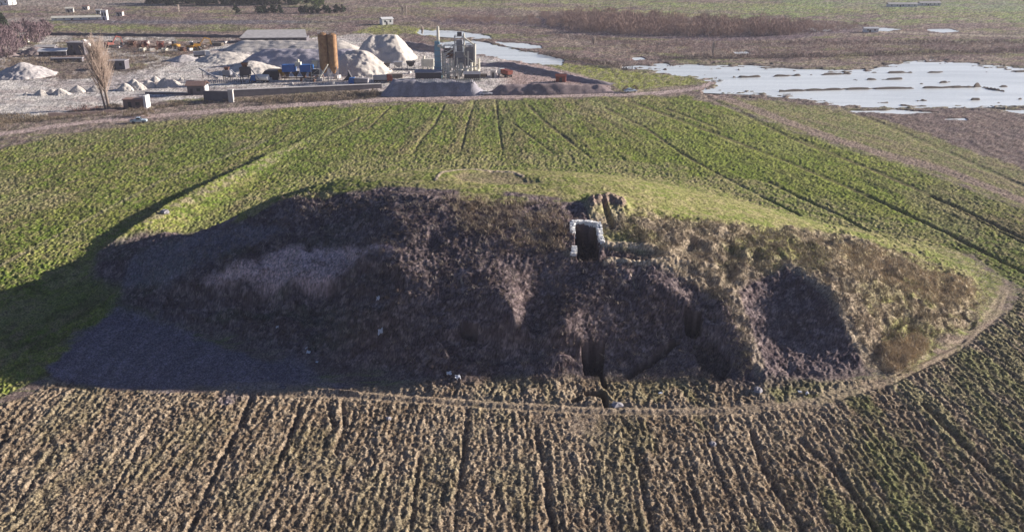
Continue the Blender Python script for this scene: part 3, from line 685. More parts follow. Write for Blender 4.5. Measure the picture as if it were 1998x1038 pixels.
# ---- twin silos
def silo(px, py, label, m, h=17.0, r=1.75):
    x, y, z = at(px, py); t = thing("silo", label, "silo", (x, y, z), 0, "twin cement silos")
    b = MB(); b.tube((0, 0, 4.6), (0, 0, h), r, k=20); b.build("drum", m, t)
    b = MB(); b.tube((0, 0, 2.4), (0, 0, 4.6), .35, r, k=20, cap=True); b.build("hopper", m, t)
    b = MB(); b.tube((0, 0, h), (0, 0, h + .6), r, .5, k=20); b.build("roof", m, t)
    for sx in (-1, 1):
        for sy in (-1, 1):
            b = MB(); b.tube((sx * 1.25, sy * 1.25, 0), (sx * 1.25, sy * 1.25, 5.2), .14, k=6); b.build("leg", M_STEEL, t)
    b = MB()
    for s in (-.22, .22): b.tube((r + .12, s, 4), (r + .12, s, h + .9), .05, k=4)
    for i in range(28): b.tube((r + .12, -.22, 4.2 + i * .45), (r + .12, .22, 4.2 + i * .45), .035, k=4)
    b.build("ladder", M_STEEL, t)
    b = MB()
    for i in range(16):
        a0, a1 = 2 * math.pi * i / 16, 2 * math.pi * (i + 1) / 16
        p, q = (r * math.cos(a0), r * math.sin(a0)), (r * math.cos(a1), r * math.sin(a1))
        b.tube((*p, h + 1.1), (*q, h + 1.1), .04, k=4); b.tube((*p, h), (*p, h + 1.1), .04, k=4)
    b.build("railing", M_STEEL, t)
    for k in (.33, .66):
        pass
    return t
silo(635, 156, "left one of the two tall tan cement silos", M_TAN)
silo(653, 156, "right one of the two tall tan cement silos", M_TAN)

# ---- batching plant hoppers and conveyors around the silos
def frame_tower(mb, w, d, h, lv, th=.16):
    for sx in (-1, 1):
        for sy in (-1, 1): mb.beam((sx * w / 2, sy * d / 2, 0), (sx * w / 2, sy * d / 2, h), th)
    for i in range(1, lv + 1):
        z = h * i / lv
        for sx in (-1, 1):
            mb.beam((sx * w / 2, -d / 2, z), (sx * w / 2, d / 2, z), th); mb.beam((-w / 2, sx * d / 2, z), (w / 2, sx * d / 2, z), th)
            mb.beam((sx * w / 2, -d / 2, z - h / lv), (sx * w / 2, d / 2, z), th * .6); mb.beam((-w / 2, sx * d / 2, z - h / lv), (w / 2, sx * d / 2, z), th * .6)
x, y, z = at(618, 157)
t = thing("batching_tower", "cream steel mixing tower with slanted conveyor at the foot of the silos", "plant tower", (x, y, z))
b = MB(); frame_tower(b, 3.2, 3, 6.5, 3); b.build("frame", M_PALE, t)
b = MB(); b.tube((0, 0, 5.0), (0, 0, 7.5), .6, 1.7, k=4); b.build("hopper", M_PALE, t)
b = MB(); b.box(-1.2, -1.1, 2.2, 1.2, 1.1, 4); b.build("mixer", M_DARK, t)
b = MB(); b.beam((1.2, -2.2, .4), (5.2, -2.2, 6.2), .35); b.beam((1.2, -3, .4), (5.2, -3, 6.2), .35)
for i in range(6): b.beam((1.2 + i * .8, -3, .4 + i * 1.16), (1.2 + i * .8, -2.2, .4 + i * 1.16), .12)
b.build("conveyor", M_PALE, t)
for sx, sy in ((5, -2.6), (3, -2.6)):
    b = MB(); b.beam((sx, sy, 0), (sx, sy, 5.6 if sx > 4 else 2.8), .14); b.build("leg", M_STEEL, t)
x, y, z = at(592, 156)
t = thing("aggregate_bin", "row of dark aggregate bins beneath two blue covers, left of the silos", "aggregate bins", (x, y, z))
for i, px in enumerate((-5.2, 1.6)):
    b = MB(); b.prism([(px - 2.4, 3.0), (px + 2.4, 3.0), (px + 2.4, 5.6), (px - 2.4, 5.6)], -1.5, 1.8)
    b.build("bin_cover", M_BLUE, t)
for i in range(4):
    b = MB(); b.tube((-6 + i * 3.2, 0, 1.0), (-6 + i * 3.2, 0, 3.0), .5, 1.7, k=4); b.build("hopper", M_DARK, t)
b = MB(); b.box(-8, -1.4, .5, 6, -1.0, .9)
for i in range(6): b.beam((-8 + i * 2.8, -1.2, 0), (-8 + i * 2.8, -1.2, 3), .15)
b.build("frame", M_RUST, t)
b = MB(); b.box(-2.6, -1, 5.0, -.4, 1, 6.6); b.tube((-1.5, 0, 6.6), (-1.5, 0, 7.6), .5, k=10); b.build("filter_box", M_PALE, t)
x, y, z = at(552, 156)
t = thing("feed_hopper", "rusty feed hopper on legs with a dark ramp, left of the aggregate bins", "hopper", (x, y, z))
b = MB(); b.tube((0, 0, 1.6), (0, 0, 4), .7, 1.9, k=4); b.build("bin", M_YEL, t)
for sx in (-1, 1):
    for sy in (-1, 1): b = MB(); b.beam((sx, sy, 0), (sx, sy, 2.4), .18); b.build("leg", M_RUST, t)
b = MB(); b.prism([(-7.5, .0), (-1.4, .0), (-1.4, 3.6), (-6.4, 3.6), (-7.5, 2.4)], -1.5, 5); b.build("ramp", M_DARK, t)
# ---- screening towers left
def screen_tower(px, py, label, w, h, m):
    x, y, z = at(px, py); t = thing("screening_tower", label, "screening tower", (x, y, z), 0, "screening towers in the yard")
    b = MB(); frame_tower(b, w, w, h * .7, 2, .2); b.build("frame", M_DARK, t)
    b = MB(); b.box(-w / 2 - .2, -w / 2 - .2, h * .42, w / 2 + .2, w / 2 + .2, h * .78); b.build("screen_box", m, t)
    b = MB(); b.tube((0, 0, h * .78), (0, 0, h), w * .3, w * .55, k=4); b.build("hopper", M_RUST, t)
    b = MB(); b.beam((w / 2, 0, h * .8), (w / 2 + 4, -1, 1.0), .3); b.build("chute", M_STEEL, t)
screen_tower(445, 157, "shorter of the two dark open-frame screening towers, on the left", 2.6, 5.0, M_STEEL)
screen_tower(481, 163, "taller of the two dark screening towers, left of the white tanker", 3.0, 7.6, M_DARK)
# long conveyor lying down the heap
x, y, z = at(420, 158)
t = thing("conveyor_belt", "slanting grey conveyor descending towards the shorter screening tower", "conveyor", (x, y, z))
b = MB(); b.beam((-8, 7, 3.6), (1, 0, .8), .5); b.build("belt", M_STEEL, t)
for k in (.15, .5, .85):
    p = (-8 + 9 * k, 7 - 7 * k); b = MB(); b.beam((p[0], p[1], 0), (p[0], p[1], 3.6 - 2.8 * k), .18); b.build("leg", M_DARK, t)

# ---- vehicles
def wheels(t, xs, w, r, m=None):
    for xx in xs:
        for s in (-1, 1):
            b = MB(); b.tube((xx, s * (w / 2 - .22), r), (xx, s * (w / 2 + .02), r), r, k=14); wl_ = b.build("wheel", M_TYRE, t)
            b = MB(); b.tube((xx, s * (w / 2 + .02), r), (xx, s * (w / 2 + .05), r), r * .55, k=10); b.build("rim", M_STEEL, wl_)
def car(px, py, rz, label, kind, m, group="vehicles on the farm road"):
    x, y, z = at(px, py); t = thing("pickup_truck" if kind == "pickup" else "parked_car", label, "pickup truck" if kind == "pickup" else "car", (x, y, z + .02), rz, group)
    L = 2.35
    if kind == "pickup":
        body = [(-L, .45), (L, .45), (L, .85), (L - .25, 1.0), (1.0, 1.06), (-.75, 1.06), (-L, 1.02)]
        cab = [(-.75, 1.06), (1.0, 1.06), (.45, 1.68), (-.55, 1.70)]
    else:
        body = [(-L + .1, .4), (L - .1, .4), (L - .1, .72), (L - .4, .86), (.95, .95), (-1.5, .98), (-L + .1, .9)]
        cab = [(-1.55, .96), (.98, .94), (.25, 1.44), (-1.0, 1.45)]
    MB().prism(body, -.85, .85).build("body", m, t)
    MB().prism(cab, -.72, .72).build("cabin", m, t)
    k = cab
    for s in (-1, 1):
        y0, y1 = sorted((s * .715, s * .735)); b = MB()
        b.prism([(k[0][0] + .2, k[0][1] + .08), (k[1][0] - .25, k[1][1] + .08), (k[2][0] - .05, k[2][1] - .1), (k[3][0] + .08, k[3][1] - .1)], y0, y1)
        b.build("side_window", M_GLASS, t)
    b = MB(); a, c = Vector((k[1][0], 0, k[1][1])), Vector((k[2][0], 0, k[2][1])); nrm = Vector((.02, 0, .02))
    V = [(a.x * .93 + c.x * .07 + .03, s * .66, a.z * .93 + c.z * .07 + .02) for s in (-1, 1)] + [(a.x * .1 + c.x * .9 + .03, s * .6, a.z * .1 + c.z * .9 + .02) for s in (1, -1)]
    b.add(V, [(0, 1, 2, 3)]); b.build("windscreen", M_GLASS, t)
    if kind == "pickup": MB().box(-L + .1, -.7, 1.0, -.85, .7, 1.045).build("load_bed", M_DARK, t)
    for s in (-1, 1):
        MB().box(L - .14, s * .62 - .13, .62, L + .015, s * .62 + .13, .78).build("headlight", M_WHITE, t)
    wheels(t, (-1.4, 1.4), 1.7, .36 if kind == "pickup" else .31)
    return t
car(271, 240, math.radians(10), "pale blue pickup on the dirt road below the poplar", "pickup", M_PALEBLUE)
car(948, 186, math.radians(4), "white car on the dirt road before the grey embankment", "car", M_WHITE)
car(1230, 181, math.radians(20), "pale grey car on the dirt road beyond the point of the embankment", "car", M_PALEBLUE)
# white tanker truck
x, y, z = at(508, 162)
t = thing("tanker_truck", "white tanker truck with blue cab parked right of the taller screening tower", "truck", (x, y, z), math.radians(170))
MB().tube((-3.4, 0, 2.0), (1.2, 0, 2.0), 1.15, k=16).build("tank", M_WHITE, t)
MB().prism([(1.5, .7), (3.4, .7), (3.5, 1.7), (3.1, 2.8), (1.5, 2.9)], -1.1, 1.1).build("cab", M_BLUE, t)
MB().box(-3.6, -.5, .6, 1.6, .5, .95).build("chassis", M_DARK, t)
wheels(t, (-2.6, -1.4, 2.5), 2.2, .5)
# loaders and excavators
def loader(px, py, rz, label, m=M_YEL):
    x, y, z = at(px, py); t = thing("wheel_loader", label, "wheel loader", (x, y, z), rz, "yellow loaders at the back of the yard")
    MB().prism([(-3.0, 1.0), (.4, 1.0), (.8, 2.0), (-.2, 2.3), (-3.0, 2.1)], -1.1, 1.1).build("body", m, t)
    MB().prism([(-.7, 2.2), (.7, 2.2), (.6, 3.5), (-.6, 3.6)], -.8, .8).build("cab", M_GLASS, t)
    b = MB()
    for s in (-.8, .8): b.beam((.6, s, 1.6), (3.2, s, 1.0), .28)
    b.build("arm", m, t)
    MB().prism([(3.0, .2), (4.3, .1), (4.4, .3), (3.6, .9), (3.3, 1.5), (3.0, 1.5)], -1.5, 1.5).build("bucket", M_DARK, t)
    wheels(t, (-1.9, 1.3), 2.6, .8)
def excavator(px, py, rz, label, m=M_YEL):
    x, y, z = at(px, py); t = thing("excavator", label, "excavator", (x, y, z), rz)
    for s in (-1.3, 1.3):
        MB().prism([(-2.2, .2), (-1.8, 0), (1.8, 0), (2.2, .2), (2.2, .7), (1.8, .95), (-1.8, .95), (-2.2, .7)], s - .35, s + .35).build("crawler_track", M_TYRE, t)
    MB().prism([(-2.4, 1.2), (1.2, 1.2), (1.2, 2.0), (-.2, 2.3), (-2.4, 2.4)], -1.4, 1.4).build("body", m, t)
    MB().prism([(.1, 1.3), (1.5, 1.3), (1.4, 2.9), (.2, 3.0)], .2, 1.35).build("cab", M_GLASS, t)
    b = MB(); b.beam((1.0, -.3, 1.8), (3.6, -.3, 5.0), .42); b.beam((3.6, -.3, 5.0), (6.0, -.3, 4.2), .4); b.build("boom", m, t)
    MB().beam((6.0, -.3, 4.2), (6.6, -.3, 1.5), .32).build("dipper", m, t)
    MB().prism([(6.1, .5), (7.0, .3), (7.3, 1.2), (6.5, 1.6), (6.0, 1.4)], -1.0, .4).build("bucket", M_DARK, t)
loader(341, 95, 2.6, "yellow wheel loader standing left of the yellow excavator")
loader(376, 98, .2, "orange wheel loader with its bucket towards the yellow excavator's tracks")
excavator(386, 95, .5, "yellow tracked excavator with raised boom at the back of the yard")
M_REDM = mat("faded_red_paint", (.34, .08, .05), .6, scale=1.5, rgb2=(.15, .05, .04))
excavator(216, 92, 1.0, "faded red excavator left of the scrap machinery row", M_REDM)
# row of scrap machinery and pallets
for i, (a, b_, w, h, lab, mm) in enumerate([
    (258, 92, 3.2, 2.6, "rusty machine frame at the left end of the scrap row", M_RUST), (274, 95, 2.6, 2.0, "low rusty machine frame second in the scrap row", M_RUST),
    (284, 92, 2.8, 2.8, "upright rusty machine frame third in the scrap row", M_REDM), (300, 99, 3.4, 1.8, "long low rusty frame in front of the scrap row", M_RUST),
    (314, 96, 3.0, 3.4, "tallest red rusty frame of the scrap row", M_REDM), (322, 103, 2.4, 1.8, "small pale crate frame before the tallest scrap frame", M_PALE), (356, 102, 3.2, 2.0, "rusty frame between the loaders", M_RUST), (279, 101, 2.5, 1.5, "pale low crate frame in front of the scrap row", M_PALE)]):
    x, y, z = at(a, b_); t = thing("scrap_machine", lab, "scrap machine", (x, y, z), .3 * math.sin(i * 7), "scrap machinery at the back of the yard")
    b = MB(); frame_tower(b, w, 1.8, h, 2, .2); b.build("frame", mm, t)
    MB().prism([(-w * .3, h * .25), (w * .38, h * .2), (w * .3, h * .8), (-w * .2, h * .9)], -.7, .7).build("housing", mm, t)

# ---- asphalt plant on the right
x, y, z = at(855, 152)
t = thing("filter_tower", "slender blue-grey filter tower with a pale chimney, left of the asphalt plant frame", "tower", (x, y, z))
b = MB(); b.tube((0, 0, 0), (0, 0, 14.0), 2.1, 1.35, k=4)
b.build("casing", M_BLUEG, t)
for i in range(1, 7): b = MB(); b.tube((0, 0, i * 2.1), (0, 0, i * 2.1 + .12), 2.25 - i * .1, k=4); b.build("platform", M_STEEL, t)
MB().tube((.4, 0, 13.6), (.4, 0, 19.6), .55, .5, k=12).build("chimney", M_PALE, t)
x, y, z = at(893, 152)
t = thing("asphalt_plant", "tall grey steel asphalt plant with platforms, pale ducts and hot bins", "asphalt plant", (x, y, z))
b = MB()
for (cx, w, h) in ((-3.2, 3.6, 12.5), (1.0, 3.6, 16.0), (5.2, 3.8, 12.8)):
    v0 = len(b.V); bb = MB(); frame_tower(bb, w, 4.4, h, 5, .22)
    for V in bb.V: V[:, 0] += cx
    b.add(np.concatenate(bb.V), bb.F)
b.build("frame", M_STEEL, t)
MB().box(-4.9, -1.9, 7.8, -1.6, 1.9, 11.2).build("screen_housing", M_RUST, t)
MB().box(-.6, -2.0, 5.2, 2.6, 2.0, 9.6).build("hot_bin", M_STEEL, t)
MB().box(-.2, -1.6, 10.2, 2.2, 1.6, 14.6).build("screen_housing", M_STEEL, t)
MB().box(3.6, -2.0, 5.0, 6.9, 2.0, 12.2).build("cladding", M_CONC, t)
for (cx, z0, z1, r) in ((-4.6, 3, 9.2, .38), (-2.6, 3.2, 7.8, .42), (-1.4, 4, 7.2, .5), (1.6, 2.2, 6.2, .8), (2.9, 9, 17.2, .3), (6.9, 0, 13.2, .5)):
    b = MB(); b.tube((cx, -2.6, z0), (cx, -2.6, z1), r, k=10); b.build("duct", M_PALE, t)
b = MB()
for zz in (5.0, 7.6, 10.0, 12.6):
    b.box(-5.4, -3.0, zz, 7.2, -2.2, zz + .08)
    for i in range(12): b.beam((-5.3 + i * 1.13, -3.0, zz), (-5.3 + i * 1.13, -3.0, zz + 1.0), .05)
    b.beam((-5.3, -3.0, zz + 1.0), (7.1, -3.0, zz + 1.0), .06)
b.build("walkway", M_STEEL, t)
MB().box(.2, -1.2, 15.9, 1.9, 1.2, 17.4).build("lift_head", M_DARK, t)
MB().beam((-6.0, -4.2, 1.8), (8.2, -4.2, 5.2), .42).build("conveyor", M_PALE, t)
for cx in (-3, 1, 5, 7.8):
    b = MB(); b.beam((cx, -4.2, 0), (cx, -4.2, 1.8 + (cx + 6) * .24), .2); b.build("conveyor_leg", M_PALE, t)
for (cx, r, h) in ((1.6, .9, 3.4), (3.8, .8, 3.2)):
    b = MB(); b.tube((cx, -5.2, 1.2), (cx, -5.2, h), .25, r, k=10); b.tube((cx, -5.2, h), (cx, -5.2, h + .7), r, k=10); b.build("cold_bin", M_PALE, t)
t2 = t
for (cx, yy, z0, z1, r) in ((-5.6, -1.2, 0, 10.5, .35), (-3.4, -3.4, 0, 5.6, .7), (.2, -3.5, 3.4, 8.2, .28), (4.4, -3.4, 5, 10.6, .3), (5.6, -3.6, 2, 6.4, .55), (8.4, -1, 0, 7.6, .5), (7.8, -3, 0, 3.6, .9)):
    b = MB(); b.tube((cx, yy, z0), (cx, yy, z1), r, k=10); b.tube((cx, yy, z0), (cx, yy, max(0, z0 - 1.2)), r, r * .3, k=10); b.build("pipe", M_PALE, t2)
for (p, q, r) in (((-4.6, -2.6, 9.2), (-1.4, -2.6, 11.6), .3), ((2.9, -2.6, 15.6), (6.9, -2.6, 12.8), .28), ((-7.4, -1, 12.6), (-4.9, -1, 11.4), .5), ((-2.6, -3, 5.2), (1.6, -3, 3.6), .22), ((3.2, -3, 8.8), (6.8, -3, 6.2), .2)):
    b = MB(); b.tube(p, q, r, k=10); b.build("pipe", M_PALE, t2)
b = MB()
for i in range(14): b.beam((-5.2 + (i % 2) * 2.2, -3.1, i * .8), (-5.2 + ((i + 1) % 2) * 2.2, -3.1, i * .8 + .8), .16)
b.build("stair", M_WHITE, t2)
# drum dryer and cream tank
x, y, z = at(835, 135)
t = thing("storage_tank", "cream horizontal tank on short legs left of the blue-grey filter tower", "tank", (x, y, z))
MB().box(-2.6, -1.4, 1.2, 2.6, 1.4, 4.2).build("body", M_PALE, t)
for cx in (-2, 0, 2): b = MB(); b.box(cx - .2, -1.2, 0, cx + .2, 1.2, 1.2); b.build("leg", M_PALE, t)
MB().tube((-1.6, 0, 4.2), (-1.6, 0, 5.4), .5, k=10).build("vent", M_PALE, t)
def machine_shed(px, py, w, d, h, label, m, mr):
    x, y, z = at(px, py); t = thing("equipment_shed", label, "shed", (x, y, z), .05)
    MB().box(-w / 2, 0, 0, w / 2, d, h).build("wall", m, t)
    MB().roof(-w / 2, 0, w / 2, d, h, .8).build("roof", mr, t)
    for i in range(3): b = MB(); b.box(-w / 2 + w * (.15 + .3 * i), -.06, .3, -w / 2 + w * (.15 + .3 * i) + w * .15, .0, h * .7); b.build("door", M_DARK, t)
machine_shed(836, 158, 10, 4, 3.0, "dark low machine shed at the foot of the filter tower", M_DARK, M_STEEL)
machine_shed(921, 158, 6, 3, 2.4, "small dark shed right below the asphalt plant conveyor", M_DARK, M_STEEL)
# cold feed bins: a row of dark bins
for i, (a, b_, lab) in enumerate([(706, 143, "leftmost dark cold feed bin right of the cone of gravel"), (730, 142, "second dark cold feed bin from the left"), (754, 140, "third dark cold feed bin from the left"), (778, 138, "fourth dark cold feed bin from the left"), (802, 136, "rightmost dark cold feed bin, nearest the cream tank")]):
    x, y, z = at(a, b_); t = thing("cold_feed_bin", lab, "feed bin", (x, y, z), 0, "cold feed bins in a row")
    MB().tube((0, 0, 1.2), (0, 0, 3.4), .9, 2.7, k=4).build("bin", M_DARK if i % 2 == 0 else M_STEEL, t)
    for sx in (-1, 1): b = MB(); b.beam((sx * 1.4, -.8, 0), (sx * 1.4, -.8, 3), .22); b.build("leg", M_DARK, t)
    b = MB(); b.beam((-2.2, -1.8, .7), (2.2, -1.8, .9), .3); b.build("conveyor", M_STEEL, t)
x, y, z = at(679, 157)
t = thing("loading_ramp", "small dark pointed loading ramp right of the silos", "ramp", (x, y, z))
MB().prism([(-1.9, 0), (2.0, 0), (1.4, 1.6), (.3, 4.0), (.1, 1.8)], -1, 1.2).build("body", M_DARK, t)
MB().beam((.2, 0, 1.5), (.5, 0, 4.6), .16).build("post", M_DARK, t)

# ---- walls and embankments (between two photo points on the plain)
def wall_between(a, b, h, th, label, m, cap=None, name="boundary_wall", cat="wall", pil=0, group=None, h2=None, ragged=0):
    (x0, y0), (x1, y1) = gw(*a), gw(*b); L = math.hypot(x1 - x0, y1 - y0); rz = math.atan2(y1 - y0, x1 - x0)
    t = thing(name, label, cat, (x0, y0, float(gh(x0, y0)) - .15), rz, group); h2 = h2 or h
    n = max(2, int(L / 2.0)); V = []; hs = [h + (h2 - h) * i / n + (ragged * (random.random() - .5)) for i in range(n + 1)]
    for i in range(n + 1):
        xx = L * i / n
        V += [(xx, 0, 0), (xx, 0, hs[i]), (xx, th, hs[i]), (xx, th, 0)]
    F = []
    for i in range(n):
        p = i * 4; q = p + 4
        F += [(p, q, q + 1, p + 1), (p + 1, q + 1, q + 2, p + 2), (p + 2, q + 2, q + 3, p + 3)]
    F += [(0, 1, 2, 3), (n * 4 + 3, n * 4 + 2, n * 4 + 1, n * 4)]
    b = MB(); b.add(V, F); b.build("face", m, t)
    if cap:
        b = MB(); V = []
        for i in range(n + 1):
            xx = L * i / n; V += [(xx, -.08, hs[i] + .01), (xx, -.08, hs[i] + .16), (xx, th + .08, hs[i] + .16), (xx, th + .08, hs[i] + .01)]
        F = []
        for i in range(n):
            p = i * 4; q = p + 4; F += [(p, q, q + 1, p + 1), (p + 1, q + 1, q + 2, p + 2), (p + 2, q + 2, q + 3, p + 3), (p + 3, q + 3, q, p)]
        F += [(0, 1, 2, 3), (n * 4 + 3, n * 4 + 2, n * 4 + 1, n * 4)]
        b.add(V, F); b.build("coping", cap, t)
    for i in range(pil):
        xx = L * (i + .5) / pil; b = MB(); b.box(xx - .2, -.16, 0, xx + .2, -.0, h + (h2 - h) * xx / L - .1); b.build("buttress", m, t)
    return t
M_CD = mat("dark_stained_concrete", (.17, .155, .17), .9, scale=.5)
wall_between((457, 190), (745, 173), 2.5, 1.6, "long dark retaining wall with a pale top, before the silos", M_CD, M_CONCL, h2=1.7)
wall_between((398, 196), (447, 199), 3.3, 1.0, "short dark slab wall ending in a pale pillar, left of the long wall", M_CD, None, h2=3.6)
x, y, z = at(452, 200); t = thing("gate_pillar", "pale concrete pillar at the left end of the long wall", "pillar", (x, y, z), 0, "pale gate pillars")
MB().box(-.8, -.6, 0, .8, .6, 4.0).build("shaft", M_CONCL, t); MB().box(-.95, -.75, 4.0, .95, .75, 4.3).build("cap", M_CONCL, t)
wall_between((283, 184), (366, 186), .9, .5, "low bluish wall left of the tiled house", M_CD, M_CONCL)
wall_between((95, 229), (228, 219), 1.0, .6, "low dark stone wall along the ditch below the poplar", M_BRICK, None, ragged=.7)
wall_between((97, 69), (478, 74), 1.5, .6, "very long dark wall along the back of the yard", M_CD, None, ragged=.5, name="back_boundary_wall")
# little gate building with a white end
x, y, z = at(262, 212); t = thing("gatehouse", "ruined brown gatehouse with a white end wall below the gravel heaps", "building", (x, y, z), .06)
MB().box(-3.3, 0, 0, 3.3, 3.4, 2.6).build("wall", M_BRICK, t)
MB().box(-3.5, -.2, 2.6, 3.3, 3.6, 2.9).build("roof", M_TILE, t)
MB().box(3.3, -.5, -.2, 4.1, 3.6, 3.9).build("end_wall", M_WHITE, t)
MB().box(-1.8, -.05, .2, -.7, .0, 2.0).build("door", M_DARK, t); MB().box(.6, -.05, .9, 1.9, .0, 1.9).build("window", M_GLASS, t)
# tiled house
x, y, z = at(383, 186); t = thing("tiled_house", "small house with brown tiled roof and a white side, beside the yard road", "house", (x, y, z), .04)
MB().box(-2.9, 0, 0, 2.9, 4.6, 3.1).build("wall", M_CD, t)
MB().roof(-2.9, 0, 2.9, 4.6, 3.1, 1.3, .6).build("roof", M_TILE, t)
MB().box(2.905, .2, .1, 3.2, 4.4, 2.9).build("end_wall", M_WHITE, t)
MB().box(-1.9, -.06, 0, -1.0, -.0, 2.1).build("door", M_DARK, t)
w_ = MB().box(.3, -.06, 1.1, 1.6, -.0, 2.2).build("window", M_GLASS, t)
# white fence posts along the yard rim
def fence(a, b, n, h, label, m, name="post_fence", dy=0, z=None):
    (x0, y0), (x1, y1) = gw(*a), gw(*b); y0 += dy; y1 += dy; t = thing(name, label, "fence", (x0, y0, (float(gh(x0, y0)) - .1) if z is None else z))
    for i in range(n):
        k = i / (n - 1); xx, yy = (x1 - x0) * k, (y1 - y0) * k
        MB().box(xx - .14, yy - .14, 0, xx + .14, yy + .14, h).build("post", m, t)
    b_ = MB(); b_.beam((0, 0, h * .8), (x1 - x0, y1 - y0, h * .8), .07); b_.beam((0, 0, h * .45), (x1 - x0, y1 - y0, h * .45), .07); b_.build("rail", m, t)
fence((400, 163), (470, 161), 18, 1.5, "dark post fence left of the taller screening tower", M_STEEL)
fence((812, 189), (880, 189), 22, 1.3, "white picket fence on top of the grey embankment, left part", M_WHITE, dy=4.2, z=4.1)
fence((890, 188.6), (938, 188), 14, 1.3, "pale picket fence on the embankment below the asphalt plant", M_PALE, dy=4.2, z=4.1)

# embankments: swept profile
def berm(name, pts_, hts, front, top_, back, rgb, label, cat, seed):
    """pts_ photo points of the front foot; slopes front/back in metres, crest width top_"""
    P_ = [gw(*p) for p in pts_]; W_ = []; Hh = []
    for i in range(len(P_) - 1):
        n_ = max(2, int(math.dist(P_[i], P_[i + 1]) / .8))
        for k in range(n_):
            W_.append([P_[i][j] + (P_[i + 1][j] - P_[i][j]) * k / n_ for j in (0, 1)]); Hh.append(hts[i] + (hts[i + 1] - hts[i]) * k / n_)
    W_.append(list(P_[-1])); Hh.append(hts[-1]); W_ = np.array(W_); Hh = np.array(Hh)
    T = np.gradient(W_, axis=0); T /= np.linalg.norm(T, axis=1)[:, None]; N_ = np.stack([-T[:, 1], T[:, 0]], 1)
    m_ = 20; tot = front + top_ + back; us = np.linspace(0, tot, m_)
    prof = np.clip(us / front, 0, 1) * np.clip((tot - us) / back, 0, 1)
    XX = W_[:, None, 0] + N_[:, None, 0] * us[None]; YY = W_[:, None, 1] + N_[:, None, 1] * us[None]
    en = np.clip(np.minimum(np.arange(len(W_)), np.arange(len(W_))[::-1]) / 5.0, 0.05, 1)[:, None]
    ZZ = prof[None] * Hh[:, None] * en * (.78 + .44 * fbm(XX / 5, YY / 5, 3, seed + 5)) + (fbm(XX / 1.6, YY / 1.6, 3, seed) - .5) * .9 * (prof[None] > 0.02) - .3 * (prof[None] <= .02)
    nr, nc = XX.shape; ii = np.arange(nr * nc).reshape(nr, nc)
    F = np.stack([ii[:-1, :-1], ii[1:, :-1], ii[1:, 1:], ii[:-1, 1:]], -1).reshape(-1, 4)
    cc = np.array(rgb, np.float32)[None] * (.65 + .7 * fbm(XX / 3, YY / 3, 4, seed + 1).reshape(-1))[:, None] * (.85 + .3 * rng.random(nr * nc))[:, None]
    me = nmesh(name, np.stack([XX, YY, ZZ], -1).reshape(-1, 3), F, cc); me.materials.append(GM)
    o = bpy.data.objects.new(name, me); C.objects.link(o); return tag(o, label, cat)
berm("embankment", [(742, 190), (850, 189), (945, 188)], [4.4, 4.5, 4.4], 3.6, 5, 5, (.30, .285, .31), "grey gravel embankment below the asphalt plant", "embankment", 301)
berm("embankment", [(955, 187), (1080, 186), (1204, 182)], [3.0, 3.0, 2.0], 3.4, 2, 5, (.26, .205, .20), "brown earth embankment tapering to a point beside the verge", "embankment", 303)
berm("levee", [(918, 130), (990, 131), (1080, 151), (1150, 165), (1192, 168)], [1.0, 1.5, 1.6, 1.4, .5], 2.2, 1.0, 3, (.28, .24, .25), "straight dark levee between the pink yard and the green verge", "embankment", 305)
berm("levee", [(740, 84), (800, 96), (852, 104)], [2.4, 2.6, 2.6], 3.0, 2, 4, (.25, .21, .21), "dark earth bank running behind the tallest gravel heap", "embankment", 307)
# red brown shed and block in the pink yard
x, y, z = at(1094, 161); t = thing("storage_shed", "red-brown sheet metal shed in the pink yard by the levee", "shed", (x, y, z), -.1)
MB().box(-1.9, 0, 0, 1.9, 2.8, 2.1).build("wall", M_RED, t); MB().roof(-1.9, 0, 1.9, 2.8, 2.1, .7, .25).build("roof", M_RED, t); MB().box(-.5, -.06, 0, .5, 0, 1.7).build("door", M_DARK, t)
x, y, z = at(963, 152); t = thing("concrete_kiosk", "pale cubic concrete kiosk with a dark right side, near the asphalt plant", "kiosk", (x, y, z), -.15)
MB().box(-1.1, -1, 0, 1.1, 1, 2.6).build("wall", M_CONCL, t); MB().box(-1.25, -1.15, 2.6, 1.25, 1.15, 2.8).build("roof", M_CONCL, t); MB().box(-.4, -1.06, 0, .4, -1.0, 2).build("door", M_DARK, t)
# long pale shed
x, y, z = at(470, 84); x1, y1 = gw(606, 79)
t = thing("long_shed", "long low shed with a pale roof behind the gravel stockpiles", "shed", (x, y, z), math.atan2(y1 - y, x1 - x) * .25)
Ls = x1 - x
MB().box(0, 0, 0, Ls, 11, 2.2).build("wall", M_CD, t)
b = MB(); b.add([(-.5, -.5, 2.21), (Ls + .5, -.5, 2.21), (Ls - 2, 12, 5.0), (1.5, 12, 5.0), (-.5, -.5, 2.4), (Ls + .5, -.5, 2.4), (Ls - 2, 12, 5.2), (1.5, 12, 5.2)], [(0, 3, 2, 1), (4, 5, 6, 7), (0, 1, 5, 4), (1, 2, 6, 5), (2, 3, 7, 6), (3, 0, 4, 7)])
b.build("roof", M_CONCL, t)
for i in range(9): b = MB(); b.box(1.5 + i * Ls / 9.3, -.07, .1, 3.6 + i * Ls / 9.3, -.01, 1.8); b.build("door", M_DARK, t)
